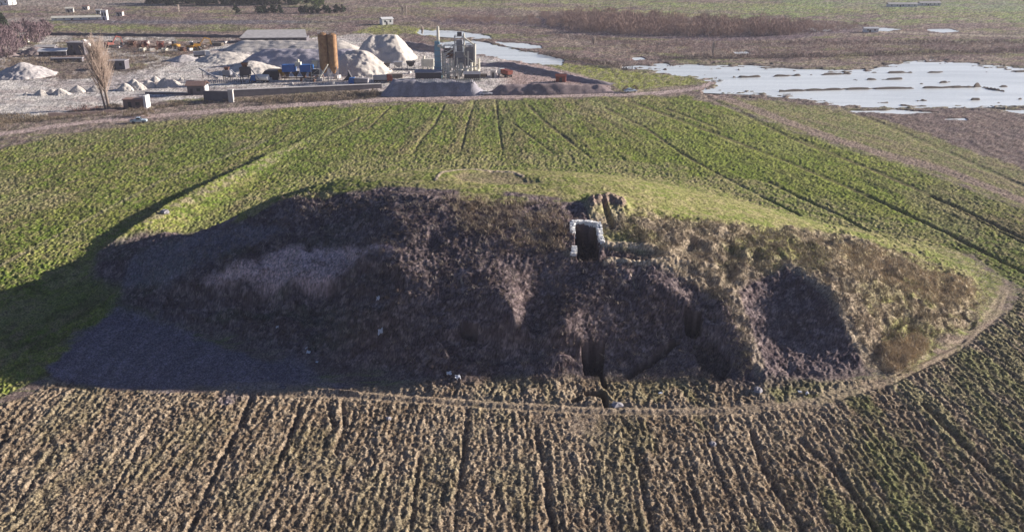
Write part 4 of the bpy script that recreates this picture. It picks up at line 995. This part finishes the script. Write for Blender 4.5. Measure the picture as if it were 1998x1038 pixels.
# buildings left, behind the yard
def house(px, py, w, d, h, rz, label, mw_, mr, name="farm_building", flat=False, nw=2, group=None):
    x, y, z = at(px, py); t = thing(name, label, "building", (x, y, z), rz, group)
    MB().box(-w / 2, 0, 0, w / 2, d, h).build("wall", mw_, t)
    if flat: MB().box(-w / 2 - .25, -.25, h, w / 2 + .25, d + .25, h + .25).build("roof", mr, t)
    else: MB().roof(-w / 2, 0, w / 2, d, h, d * .22, .4).build("roof", mr, t)
    for i in range(nw):
        xx = -w / 2 + w * (i + .5) / nw; b = MB(); b.box(xx - .5, -.06, h * .45, xx + .5, -.01, h * .8); b.build("window", M_GLASS, t)
    b = MB(); b.box(-w * .1 - .5, -.07, 0, -w * .1 + .5, -.01, min(2, h * .7)); b.build("door", M_DARK, t)
    return t
house(150, 108, 7.5, 5, 5.4, .0, "dark two-storey block left of the poplar top", M_CD, M_CONC, flat=True)
x, y, z = at(163, 102); t = thing("water_tank", "white bulging tanks on a dark stand beside the dark two-storey block", "tank", (x, y, z))
for dx, dz, r in ((0, 2.6, 1.4), (2.4, 3.2, 1.2), (1.0, 4.8, 1.0)): b = MB(); b.tube((dx, -1.2, dz), (dx, 1.2, dz), r, k=14); b.build("tank", M_WHITE, t)
b = MB(); frame_tower(b, 4.4, 2.2, 1.6, 1, .2); b.build("stand", M_DARK, t)
house(103, 110, 12, 5, 1.9, .12, "long low shed with pale roof left of the dark block", M_CD, M_WHITE, nw=4)
house(88, 100, 9, 4, 1.7, .1, "smaller pale-roofed shed behind the long low one", M_CD, M_CONCL, nw=3)
house(130, 122, 13, 2.4, 1.5, .14, "blue-grey lean-to strip in front of the long low shed", M_CD, M_CONC, flat=True, nw=4)
house(48, 84, 3.4, 3.2, 4.2, .3, "small white hut among the bare purple trees", M_WHITE, M_PALE, name="white_hut")
house(228, 136, 7, 5, 3.4, .05, "dark square store right of the poplar crown", M_CD, M_CONC, flat=True)
house(204, 40, 3.4, 3.4, 6.0, .1, "white tower-like house far behind the poplar", M_WHITE, M_CONCL, name="far_white_house", flat=True)
house(233, 32, 4, 4, 2.6, .1, "tiny pale house right of the white tower-like house", M_CONCL, M_TILE)
house(757, 49, 7, 5, 3.2, .5, "small white farmhouse in the green patch beyond the heaps", M_WHITE, M_WHITE, name="far_white_house")
house(150, 40, 30, 5, 1.4, .25, "long cream greenhouse strip far left", M_WHITE, M_PALE, name="greenhouse", nw=6)
house(6, 11, 9, 6, 4, 0, "white house at the upper left corner", M_WHITE, M_TILE, name="far_white_house"); house(20, 10, 5, 5, 3.4, 0, "smaller white house beside the corner one", M_WHITE, M_CONCL, name="far_white_house")
house(136, 25, 5, 4, 2.6, .3, "pale cottage above the cream greenhouse", M_CONCL, M_PALE); house(166, 20, 4, 4, 2.4, .1, "brown roofed cottage above and right of the pale cottage", M_CONCL, M_TILE); house(192, 28, 3, 3, 2.4, .1, "pale block cottage left of the white tower-like house", M_WHITE, M_CONCL)
house(1762, 14, 22, 5, 1.8, 0, "long pale far building near the top, left one of two at right", M_WHITE, M_CONCL, name="far_shed", nw=5); house(1815, 12, 16, 5, 1.8, 0, "long pale far building near the top, right one of two at right", M_WHITE, M_CONCL, name="far_shed", nw=5)
house(1700, 64, 8, 3, 2, 0, "small white hut by the far path, left of the pale sheet", M_WHITE, M_WHITE, name="white_hut")

# ---- clutter of the works yard
M_OLD = mat("old_grey_wood", (.30, .25, .20), .9, scale=2)
cl0 = None
rq = random.Random(9)
for i in range(34):
    px_, py_ = (rq.uniform(230, 470), rq.uniform(84, 104)) if i < 12 else ((rq.uniform(520, 700), rq.uniform(152, 166)) if i < 22 else (rq.uniform(700, 930), rq.uniform(140, 160)))
    x, y, z = at(px_, py_)
    if cl0 is None:
        cl0 = thing("concrete_block", "small pale concrete block lying in the works yard", "concrete block", (x, y, z), 0, "concrete blocks strewn over the yard")
        MB().prism([(-.9, 0), (.9, 0), (.9, .75), (.75, .9), (-.75, .9), (-.9, .75)], -.45, .45).build("block", M_CONCL, cl0); MB().tube((-.2, 0, .9), (.2, 0, 1.02), .05, k=5).build("lifting_loop", M_RUST, cl0); c_ = cl0
    else: c_ = copy_tree(cl0)
    c_.location = (x, y, z); c_.rotation_euler = (0, 0, rq.uniform(0, 3)); k_ = rq.uniform(.7, 1.5); c_.scale = (k_, k_, k_)
br0 = None
for i in range(22):
    px_, py_ = (rq.uniform(545, 640), rq.uniform(150, 164)) if i < 12 else (rq.uniform(820, 930), rq.uniform(148, 160)); x, y, z = at(px_, py_)
    if br0 is None:
        br0 = thing("steel_barrel", "rusty steel barrel standing among the plant machinery", "barrel", (x, y, z), 0, "barrels among the plant machinery")
        b = MB(); b.tube((0, 0, 0), (0, 0, 1.2), .45, k=12); b.tube((0, 0, .38), (0, 0, .44), .48, k=12); b.tube((0, 0, .78), (0, 0, .84), .48, k=12); b.build("drum", M_RUST, br0); MB().tube((0, 0, 1.2), (0, 0, 1.23), .40, k=12).build("lid", M_STEEL, br0); c_ = br0
    else: c_ = copy_tree(br0)
    c_.location = (x, y, z)
for i, (px_, py_, L_, w_, h_, l) in enumerate([(246,88,5,2.2,1.3,"stack of old planks at the left end of the scrap row"),(330,104,4,2,1.2,"stack of old planks in front of the yellow loaders"),(425,90,6,2,1.5,"stack of old planks left of the long pale-roofed shed"),(520,100,6,2,1.3,"stack of old planks in front of the long pale-roofed shed"),(704,160,4,1.8,1.2,"stack of old planks right of the pointed ramp"),(770,152,6,2.4,1.6,"stack of old planks before the cold feed bins"),(940,150,4,2,1.2,"stack of old planks right of the asphalt plant")]):
    x, y, z = at(px_, py_); rg = np.random.default_rng(i); b = MB()
    for a_ in range(5):
        for c_ in range(int(h_ / .25)): b.box(-L_ / 2 + rg.normal() * .15, -w_ / 2 + a_ * w_ / 5, .12 + c_ * .25, L_ / 2 + rg.normal() * .15, -w_ / 2 + a_ * w_ / 5 + w_ / 5 * .9, .12 + c_ * .25 + .2)
    o_ = b.build("plank_stack", M_OLD); o_.location = (x, y, z); o_.rotation_euler = (0, 0, rg.random() - .5); tag(o_, l, "plank stack", "plank stacks in the yard")
# lorries parked in the yard
def lorry(px, py, rz, label, mc, mb):
    x, y, z = at(px, py); t = thing("tipper_truck", label, "truck", (x, y, z), rz, "tipper trucks in the yard")
    MB().prism([(-3.6, 1.2), (1.2, 1.2), (1.3, 2.9), (-3.8, 2.7)], -1.2, 1.2).build("tipper_body", mb, t)
    MB().prism([(1.5, .7), (3.5, .7), (3.6, 1.7), (3.2, 2.9), (1.5, 3.0)], -1.1, 1.1).build("cab", mc, t)
    MB().prism([(3.3, 1.9), (3.62, 1.9), (3.3, 2.75), (3.2, 2.75)], -.95, .95).build("windscreen", M_GLASS, t)
    MB().box(-3.6, -.5, .65, 1.6, .5, 1.05).build("chassis", M_DARK, t); wheels(t, (-2.8, -1.6, 2.5), 2.3, .52)
lorry(395, 112, .3, "white tipper truck below the yellow excavator", M_WHITE, M_STEEL); lorry(748, 162, .1, "red-cabbed tipper truck on the yard rim behind the long wall", M_REDM, M_STEEL)
lorry(700, 168, 3.1, "blue-cabbed tipper truck right of the loading ramp", M_BLUE, M_CONC); lorry(985, 150, 2.2, "white tipper truck in the pink yard beside the concrete kiosk", M_WHITE, M_REDM)
# ---- wheel tracked debris near the mound
def blob(name, label, cat, px, py, r, h, m, seed, group=None, onm=True):
    x, y, z = mw(px, py) if onm else at(px, py)
    rg = np.random.default_rng(seed); V = []; k = 9
    for j, (rr, zz) in enumerate(((1, 0), (.95, .45), (.6, .85), (0, 1))):
        for i in range(k if rr else 1):
            a = 2 * math.pi * i / k; q = rr * r * (.7 + .6 * rg.random()); V.append((q * math.cos(a), q * math.sin(a), h * zz * (.8 + .4 * rg.random()) - .1 * (j == 0)))
    F = [(j * k + i, j * k + (i + 1) % k, (j + 1) * k + (i + 1) % k, (j + 1) * k + i) for j in range(2) for i in range(k)] + [(2 * k + i, 2 * k + (i + 1) % k, 3 * k) for i in range(k)]
    o = MB().add(V, F).build(name, m); o.location = (x, y, float(gh(x, y)) + .02); return tag(o, label, cat, group)
M_BAG = mat("white_plastic", (.80, .82, .86), .5, noise=.1)
def sheet_bits(px, py, r, label, seed, m=M_BAG):
    """a crumpled sheet lying on the slope"""
    x, y, z = mw(px, py); rg = np.random.default_rng(seed); n_ = 7; V = []
    for i in range(n_):
        for j in range(n_):
            u, v = (i / (n_ - 1) - .5) * 1.0 * r * 1.5, (j / (n_ - 1) - .5) * 1.0 * r; u += rg.normal() * r * .12; v += rg.normal() * r * .12
            xx, yy = x + u + rg.normal() * .05, y + v + rg.normal() * .05
            V.append((u, v, float(hmz(xx, yy)) - 0 + .12 + rg.random() * r * .5))
    F = [(i * n_ + j, (i + 1) * n_ + j, (i + 1) * n_ + j + 1, i * n_ + j + 1) for i in range(n_ - 1) for j in range(n_ - 1)]
    z0 = min(v[2] for v in V); o = MB().add([(a, b, c - z0) for a, b, c in V], F).build("plastic_sheet", m); o.location = (x, y, z0)
    md = o.modifiers.new("thick", 'SOLIDIFY'); md.thickness = .03
    return tag(o, label, "plastic sheet", "litter on the mound")
def hmz(x, y): return gh(x, y)
for a, b, r, l in [(742,648,.42,"bright white plastic sheet alone on the dark slope"), (737,574,.28,"small white plastic scrap above the bright sheet"), (893,739,.45,"bluish plastic sheet at the foot of the slope, right one of a pair"), (876,730,.38,"bluish plastic sheet at the foot of the slope, left one of a pair"),
    (602,688,.35,"pale plastic scrap right of the blue-grey ground"), (598,680,.22,"tiny pale scrap just above the one right of the blue-grey ground"), (541,640,.22,"tiny pale scrap highest above the blue-grey ground"), (618,706,.22,"tiny pale scrap lowest beside the blue-grey ground"), (1166,716,.3,"blue-white plastic scrap in the lower trench"),
    (1288,771,.32,"pale plastic scrap beside the ring track right of the small trench"), (1560,768,.3,"left of two pale scraps by the ring track at right"), (1574,770,.25,"right of two pale scraps by the ring track at right")]:
    sheet_bits(a, b, r, l, int(a + b))
# stones
for a, b, r, h, l in [(1205,791,.75,.35,"flat grey stone slab right of the small trench"), (1478,764,.55,.4,"bluish boulder beside the ring track"), (325,434,.8,.6,"pale stone lump where the ditch meets the shade"), (758,821,.3,.3,"small pale stone in the ploughed field"), (1390,868,.4,.3,"pale stone in the ploughed field at right")]:
    blob("boulder", l, "boulder", a, b, r, h, M_CONC, int(a), "stones around the mound")

# ---- white stone wall of the excavation trench: stones laid along the rim
def stone_wall():
    x, y, z = mw(1140, 440)
    t = thing("stone_wall", "white stone wall framing the square trench on the mound", "stone wall", (x, y, z))
    rg = np.random.default_rng(8)
    def run(pl, name, hh):
        b = MB()
        W_ = [mw(*p) for p in pl]
        for i in range(len(W_) - 1):
            a, c = Vector(W_[i]), Vector(W_[i + 1]); n_ = max(2, int((c - a).length / .34))
            for k in range(n_):
                p = a.lerp(c, (k + .5) / n_)
                for lay in range(hh):
                    for off in (-.18, .18):
                        sx, sy, sz = .13 + rg.random() * .09, .13 + rg.random() * .08, .10 + rg.random() * .07
                        px_, py_ = p.x + rg.normal() * .05 + (off if abs(c.y - a.y) > abs(c.x - a.x) else 0), p.y + rg.normal() * .05 + (off if abs(c.y - a.y) <= abs(c.x - a.x) else 0)
                        z0 = p.z + .12 - .2 + lay * .26 - (hh - 2) * .26
                        b.box(px_ - x - sx, py_ - y - sy, z0 - z, px_ - x + sx, py_ - y + sy, z0 - z + sz * 2, rz=rg.normal() * .3, o=(px_ - x, py_ - y))
        b.build(name, M_STONE, t)
    run([(1116, 437), (1117, 456)], "left_pier", 6); run([(1118, 500), (1121, 484)], "lower_pier", 4)
    run([(1116, 436), (1140, 436), (1166, 439)], "back_course", 3); run([(1168, 438), (1171, 458), (1175, 477)], "right_course", 4)
stone_wall()

# ================================================================== vegetation
def twig_tree(h, r, n, seed, up=.8, stems=1, tw=.03):
    """bare tree: stems, limbs and many thin twigs -> (trunk MB, crown MB)"""
    rg = np.random.default_rng(seed); T = MB(); K = MB()
    for s in range(stems):
        base_ = Vector((rg.normal() * .35 * (stems > 1), rg.normal() * .35 * (stems > 1), -.3)); lean = Vector((rg.normal() * .025, rg.normal() * .025, 1)).normalized()
        pts_ = [base_ + lean * (h * .86 * k / 6) + Vector((rg.normal(), rg.normal(), 0)) * .02 * h * (k / 6) for k in range(7)]
        r0 = h * .018
        for k in range(6): T.tube(pts_[k], pts_[k + 1], r0 * (1 - k / 7), r0 * (1 - (k + 1) / 7), k=6, cap=False)
        nb = n // stems
        for i in range(nb):
            q = (.24 if stems > 1 else .15) + .74 * rg.random() ** (.8 if stems > 1 else 1); f = q * 6; k = min(5, int(f)); p = pts_[k].lerp(pts_[k + 1], f - k)
            a = rg.random() * 6.283; rad_ = r * (1 - abs(q - .45) * .9) * (.5 + .5 * rg.random()); rise = up * rad_ * (1.2 + rg.random())
            e = p + Vector((math.cos(a) * rad_, math.sin(a) * rad_, rise)); m_ = p.lerp(e, .5) + Vector((0, 0, -.08 * rad_))
            w = tw * (1.6 if i % 4 == 0 else 1)
            K.tube(p, m_, w * 1.3, w, k=3, cap=False); K.tube(m_, e, w, w * .4, k=3, cap=False)
            for j in range(5):
                c = m_.lerp(e, rg.random()); d = c + Vector((rg.normal() * .35, rg.normal() * .35, .5 + rg.random() * .6)) * (.25 + .11 * r)
                K.tube(c, d, w * .6, w * .2, k=3, cap=False)
    return T, K
def tree_at(px, py, T, K, name, label, cat, mt, mk, group=None, sc=1, rz=0):
    x, y, z = at(px, py); t = thing(name, label, cat, (x, y, z), rz, group, sc)
    T.build("trunk", mt, t); K.build("crown", mk, t); return t
T, K = twig_tree(22.5, 5.0, 520, 6, up=1.15, stems=3, tw=.036)
tree_at(208, 214, T, K, "poplar_tree", "tall bare upright poplar with three trunks beside the yard road", "tree", M_BARK, mat("poplar_twigs", (.47, .36, .29), .95, scale=.5, noise=.25))
# leaf-clump shrubs and evergreens
def shrub_mesh(h, r, n, seed, leaf, twig=True, cone=False):
    rg = np.random.default_rng(seed); V = []; F = []
    cl = rg.random((max(5, n // 30), 3)); 
    for i in range(n):
        c = cl[rg.integers(len(cl))]; a = c[0] * 6.283 + rg.normal() * .35
        q = np.clip(c[1] + rg.normal() * .12, 0, 1); rr = r * (1 - q * .85 if cone else math.sqrt(max(0, 1 - (2 * q - .9) ** 2))) * (.45 + .6 * rg.random())
        p = np.array([math.cos(a) * rr, math.sin(a) * rr, h * (.08 + .9 * q)]); d = rg.normal(size=3); d /= np.linalg.norm(d)
        if twig: d = d * .6 + np.array([math.cos(a) * .4, math.sin(a) * .4, .9])
        s_ = rg.normal(size=3); s_ = np.cross(d, s_); s_ /= np.linalg.norm(s_); L_ = leaf * (.6 + .8 * rg.random()); k = len(V)
        V += [p - s_ * L_ * (.10 if twig else .5), p + s_ * L_ * (.10 if twig else .5), p + d * L_]; F.append((k, k + 1, k + 2))
    return np.array(V), F
def shrub(px, py, h, r, label, seed, m, name="bare_bush", cat="bush", n=260, leaf=.6, twig=True, group=None, cone=False, gx_=None):
    x, y, z = at(px, py) if gx_ is None else gx_; t = thing(name, label, cat, (x, y, z), 0, group)
    V, F = shrub_mesh(h, r, n, seed, leaf, twig, cone); MB().add(V, F).build("crown", m, t)
    b = MB()
    for i in range(3): b.tube((0, 0, -.2), (r * .3 * math.cos(i * 2.1), r * .3 * math.sin(i * 2.1), h * .6), .06 + h * .008, .03, k=4)
    b.build("trunk", M_BARK, t); return t
# clump of purple bare trees at the left border
for i, (a, b, h, r, l) in enumerate([(-14,124,14,6,"purple bare tree cut by the left border, nearest one"), (14,112,13,6,"purple bare tree nearest the front of the left clump"), (36,98,12,5.5,"purple bare tree in the middle of the left clump"), (72,86,10,5,"purple bare tree at the right end of the left clump"), (-4,92,12,6,"purple bare tree behind the nearest ones at the left border"), (52,74,9,5,"smallest purple bare tree at the back of the left clump"), (88,72,8,4.5,"low purple bare tree right of the white hut")]):
    shrub(a, b, h, r, l, 400 + i, M_TWIGP, "bare_tree", "tree", 1500, 1.3, True, "purple bare trees at the left border")
shrub(8, 66, 11, 5, "dark green conifer behind the purple bare trees", 430, M_EVER, "conifer_tree", "tree", 1400, .8, False, None, True)
shrub(55, 84, 4, 2, "yellow-green bush beside the white hut", 431, mat("yellow_green_leaves", (.30, .28, .08), .95), "leafy_bush", "bush", 300, .5, False)
shrub(618, 14, 9, 6, "green tree at the right end of the far dark tree row", 432, mat("mid_green_leaves", (.12, .16, .05), .95), "leafy_tree", "tree", 900, 1.2, False)
# dark tree row at the top
rr = random.Random(4)
for i in range(26):
    a = 292 + i * 12.2; shrub(a, 6 + rr.random() * 5, 9 + rr.random() * 4, 4.5, "dark evergreen tree in the far row along the top border", 450 + i, M_EVER, "evergreen_tree", "tree", 420, 1.8, False, "dark far tree row")
# small dark tree dots, two rows
for i, a in enumerate([460,502,511,520,530,538,545,590,598,612,620,634,640,656,668]):
    shrub(a, 25 + rr.random() * 2, 4.6, 2.4, "small dark round tree in the far dotted row", 480 + i, M_EVER, "round_tree", "tree", 180, 1.4, False, "dotted far tree row")
# slender light poles / bare trees far
for i, (a, b, h, l) in enumerate([(349,28,7,"thin pale bare tree far behind the long wall"), (444,10,7,"thin pale bare tree near the top, left of centre"), (786,34,9,"left of two slender pale bare trees behind the farmhouse"), (793,34,9,"right of two slender pale bare trees behind the farmhouse"), (1390,110,7,"slender bare tree left above the flooded field"), (1158,92,5,"slender pale bare tree above the grass verge"), (824,68,6,"slender bare tree at the river's left end")]):
    T, K = twig_tree(h, 1.2, 60, 500 + i, up=1.2, tw=.09); tree_at(a, b, T, K, "slender_tree", l, "tree", mat("pale_twigs", (.55, .47, .40), .95), mat("pale_twigs", (.55, .47, .40), .95), "slender far trees")
# bushes by the road and ditch
for i, (a, b, h, r, l) in enumerate([(256,228,2.2,2.4,"dark bush left above the pickup"), (275,226,2.0,2.2,"dark bush directly above the pickup"), (292,228,1.8,2.0,"dark bush right above the pickup"), (222,214,1.8,2.0,"dark bush at the right foot of the poplar"), (178,216,1.6,3.2,"red-brown bush left of the poplar"), (150,216,1.6,3.4,"red-brown bush further left of the poplar"), (12,252,3.4,2.2,"dark bare bush at the left border by the road"), (3,250,3.0,1.6,"dark bare bush cut by the left border"),
    (1238,177,1.6,1.4,"small bush beside the pale grey car"), (1222,180,2.0,1.4,"dark bush left of the pale grey car"), (1398,158,1.8,2.2,"olive bush at the road's end by the water"), (728,190,2.6,2.0,"dark bush at the left corner of the grey embankment"), (620,196,1.8,2.6,"dark bush in the scrub before the long wall"), (520,204,1.8,2.8,"dark bush in the scrub left of the long wall's middle"), (343,206,1.5,2.6,"dark low bush right of the ruined gatehouse"), (300,120,1.8,2.6,"dark bush behind the dumped heaps"), (272,136,2.4,2.4,"dark bush right of the dark square store")]):
    shrub(a, b, h, r, l, 520 + i, M_SCRUB if i not in (4, 5) else mat("red_brown_twigs", (.30, .17, .14), .95), "bare_bush", "bush", 420, .45, True, "bushes along the road and yard")

# ---- masses nobody could count: woodland belt, scrub, dry grass
def scatter(name, label, cat, px_, py_, hts, lf, m, n_each, seed, spread=1.0, fine=True, wd=.12):
    """one mesh of many small upright twig fans"""
    rg = np.random.default_rng(seed); X_, Y_ = gw(np.asarray(px_), np.asarray(py_)); Z_ = gh(X_, Y_); n_ = len(X_)
    A = rg.random((n_, n_each)) * 6.283; q = rg.random((n_, n_each)); Hh = np.asarray(hts)[:, None]; Rr = Hh * spread * np.sqrt(np.clip(1 - (2 * q - .7) ** 2 / 1.8, .05, 1)) * (.3 + .7 * rg.random((n_, n_each)))
    bx = X_[:, None] + np.cos(A) * Rr; by = Y_[:, None] + np.sin(A) * Rr; bz = Z_[:, None] + Hh * q * .8
    L_ = lf * Hh * (.6 + .8 * rg.random((n_, n_each)))
    dx = rg.normal(size=(n_, n_each)) * .45 + np.cos(A) * .3; dy = rg.normal(size=(n_, n_each)) * .45 + np.sin(A) * .3; dz = .5 + .6 * rg.random((n_, n_each))
    a2 = rg.random((n_, n_each)) * 6.283; wx = np.cos(a2) * L_ * wd; wy = np.sin(a2) * L_ * wd
    V = np.stack([np.stack([bx - wx, by - wy, bz], -1), np.stack([bx + wx, by + wy, bz], -1), np.stack([bx + dx * L_, by + dy * L_, bz + dz * L_], -1)], 2).reshape(-1, 3)
    F = np.arange(len(V)).reshape(-1, 3); me = nmesh(name, V, F); me.materials.append(m); o = bpy.data.objects.new(name, me); C.objects.link(o)
    return tag(o, label, cat, None, "stuff")
rg = np.random.default_rng(77)
def in_poly(poly, n_, wobble=6):
    xs = [p[0] for p in poly]; ys = [p[1] for p in poly]; out = np.zeros((0, 2))
    while len(out) < n_:
        a = rg.uniform(min(xs), max(xs), n_ * 3); b = rg.uniform(min(ys), max(ys), n_ * 3)
        k = inside(a + rg.normal(size=a.size) * wobble, b + rg.normal(size=a.size) * wobble * .2, poly); out = np.concatenate([out, np.stack([a[k], b[k]], 1)])
    return out[:n_, 0], out[:n_, 1]
a, b = in_poly([(835,38),(905,34),(1000,38),(1070,30),(1150,30),(1290,40),(1420,46),(1560,48),(1700,52),(1640,62),(1540,70),(1400,74),(1250,70),(1120,64),(1060,52),(960,46),(860,46)], 900)
scatter("bare_woodland", "purple-brown leafless woodland belt across the far plain", "woodland", a, b, rg.uniform(4, 8, len(a)) * np.interp(a, [830, 1040, 1150, 1500, 1700], [.4, .5, 1.0, .9, .3]), .22, M_TWIGB, 130, 1, .6, wd=.08)
a, b = in_poly([(300,18),(620,14),(830,24),(1040,60),(1180,90),(1300,112),(1560,118),(2050,108),(2050,76),(1700,80),(1300,78),(1100,72),(1000,54),(800,36),(620,32),(300,34)], 2600)
scatter("heath_scrub", "low leafless scrub covering the far heath", "scrub", a, b, rg.uniform(.7, 2.0, len(a)), .4, M_TWIGB, 18, 2, 1.3, wd=.09)
a, b = in_poly([(-30,246),(0,224),(100,232),(230,222),(300,215),(400,200),(560,202),(740,193),(740,180),(640,184),(460,198),(330,206),(240,222),(100,236)], 900, 3)
scatter("roadside_scrub", "dry brown scrub between the road and the yard wall", "scrub", a, b, rg.uniform(.5, 1.3, len(a)), .5, M_SCRUB, 18, 3, 1.2)
a, b = in_poly([(60,112),(240,128),(330,118),(420,92),(300,96),(230,98),(200,120),(60,132),(0,120)], 420, 4)
scatter("yard_scrub", "brown scrub among the heaps of the yard", "scrub", a, b, rg.uniform(.5, 1.5, len(a)), .5, M_SCRUB, 16, 4, 1.2)
# dry grass on the right flank of the mound and along its foot
def grass(name, label, poly, n_, h0, h1, m, seed, onm=True, each=9):
    pl = mpoly(poly) if onm else poly; a, b = in_poly(pl, n_, 8)
    scatter(name, label, "grass", a, b, rg.uniform(h0, h1, len(a)), .9, m, each, seed, .9, wd=.09)
M_STRAW = mat("dry_straw", (.42, .35, .25), .95, scale=.4, rgb2=(.30, .23, .16))
M_STRAW2 = mat("orange_straw", (.60, .49, .34), .95, scale=.4, rgb2=(.46, .37, .25))
M_CROP = mat("young_crop", (.19, .22, .05), .95, scale=.2, rgb2=(.24, .24, .06))
grass("dry_grass", "dry straw-coloured grass over the right flank of the mound", [(1180,430),(1300,420),(1480,440),(1620,455),(1780,500),(1900,550),(1935,590),(1860,660),(1740,725),(1700,720),(1640,600),(1540,515),(1440,560),(1480,720),(1440,740),(1410,600),(1300,520)], 9000, .12, .34, M_STRAW, 10)
grass("orange_grass", "orange dry grass patches near the right end of the mound", [(1620,480),(1700,480),(1770,520),(1900,550),(1905,590),(1840,600),(1740,560)], 2600, .15, .4, M_STRAW2, 11)
grass("orange_grass_tufts", "taller orange grass tufts at the mound's right foot", [(1755,660),(1790,645),(1810,680),(1780,710),(1740,730),(1715,720),(1720,690)], 700, .3, .7, M_STRAW2, 12)
grass("stubble_grass", "straw stubble and weeds over the ploughed field", [(0,790),(60,770),(330,775),(600,770),(1000,800),(1450,812),(1780,750),(1998,640),(2040,1100),(-40,1100)], 26000, .08, .22, M_STRAW, 13, False, 7)
grass("winter_crop", "green young crop tufts over the field behind the mound", [(0,500),(0,300),(300,240),(745,206),(1200,192),(1340,190),(1560,270),(1830,350),(1998,420),(2030,560),(1700,430),(1300,320),(1000,296),(640,330),(400,420),(200,450)], 30000, .10, .24, M_CROP, 14, False, 6)
grass("weed_tufts", "green weeds at the right of the ploughed field", [(1500,820),(1800,760),(2010,640),(2030,1100),(1500,1060)], 3500, .08, .22, mat("dull_weeds", (.20, .20, .09), .95), 15, False, 7)
grass("slope_grass", "sparse dry tufts on the shaded slope of the mound", [(420,445),(620,380),(1100,400),(1200,520),(1400,600),(1400,740),(900,740),(640,700),(330,600)], 5000, .12, .34, mat("dull_straw", (.27, .21, .16), .95), 16)

a, b = [np.concatenate(q) for q in zip(*[(np.linspace(p[0], q_[0], k) + rg.normal(size=k) * 2, np.linspace(p[1], q_[1], k) + rg.normal(size=k) * .8) for p, q_, k in
    [((1060,106),(1190,130),70), ((1190,130),(1230,135),14), ((1290,116),(1560,112),90), ((1560,112),(2040,100),120), ((600,44),(840,50),50), ((300,56),(470,60),40), ((1480,86),(2040,84),110), ((1020,66),(1340,92),60), ((700,6),(1000,2),60)]])]
scatter("hedge_scrub", "dark scrubby hedge lines crossing the far plain", "hedge", a, b, rg.uniform(.8, 2.2, len(a)), .4, mat("dark_hedge_twigs", (.19, .15, .13), .95, scale=.2), 40, 21, .9, wd=.12)
# brambles and dead weeds on the shaded face
FACE = [(300,470),(430,445),(620,380),(850,392),(1100,402),(1110,500),(1200,520),(1300,530),(1400,580),(1400,740),(1200,745),(900,745),(640,715),(430,650),(260,620)]
a, b = in_poly(mpoly(FACE), 420, 6)
scatter("bramble_scrub", "low brambles and bare twigs on the shaded slope", "brambles", a, b, rg.uniform(.2, .65, len(a)), .5, mat("bramble_twigs", (.13, .09, .08), .95, rgb2=(.20, .15, .12)), 34, 22, 1.3, wd=.08)
a, b = in_poly(mpoly(FACE), 520, 6)
scatter("dead_weeds", "pale dead weeds on the shaded slope", "weeds", a, b, rg.uniform(.25, .6, len(a)), .8, mat("pale_dead_stems", (.52, .44, .36), .95), 16, 23, .9, wd=.06)
a, b = in_poly(mpoly([(850,385),(1110,400),(1110,500),(1040,500),(900,450)]), 420, 6)
scatter("straw_tufts", "straw tufts catching the sun on the brow left of the stone wall", "grass", a, b, rg.uniform(.3, .7, len(a)), .8, M_STRAW, 22, 24, .8, wd=.07)
a, b = in_poly(mpoly([(1200,440),(1300,430),(1480,450),(1640,470),(1790,520),(1890,580),(1740,710),(1700,700),(1640,600),(1540,510),(1440,560),(1470,700),(1440,720),(1400,590),(1300,515)]), 900, 6)
scatter("flank_tufts", "coarse tussocks and low bushes over the right flank", "grass", a, b, rg.uniform(.3, .8, len(a)), .7, mat("flank_grass", (.42, .36, .26), .95, rgb2=(.20, .17, .11), scale=.25), 30, 25, 1.0, wd=.08)
# ---- the air: far things fade a little
me = MB().box(-4200, -400, -4, 4200, 6400, 62).mesh("haze")
hz = bpy.data.materials.new("haze_air"); hz.use_nodes = True; N = hz.node_tree.nodes; N.remove(N["Principled BSDF"])
pv = N.new("ShaderNodeVolumePrincipled"); pv.inputs["Color"].default_value = (.86, .86, .95, 1); pv.inputs["Density"].default_value = .00013; pv.inputs["Anisotropy"].default_value = .2
hz.node_tree.links.new(pv.outputs[0], N["Material Output"].inputs["Volume"]); me.materials.append(hz)
ho = bpy.data.objects.new("haze", me); C.objects.link(ho); ho["kind"] = "stuff"; ho["label"] = "thin winter haze over the plain"
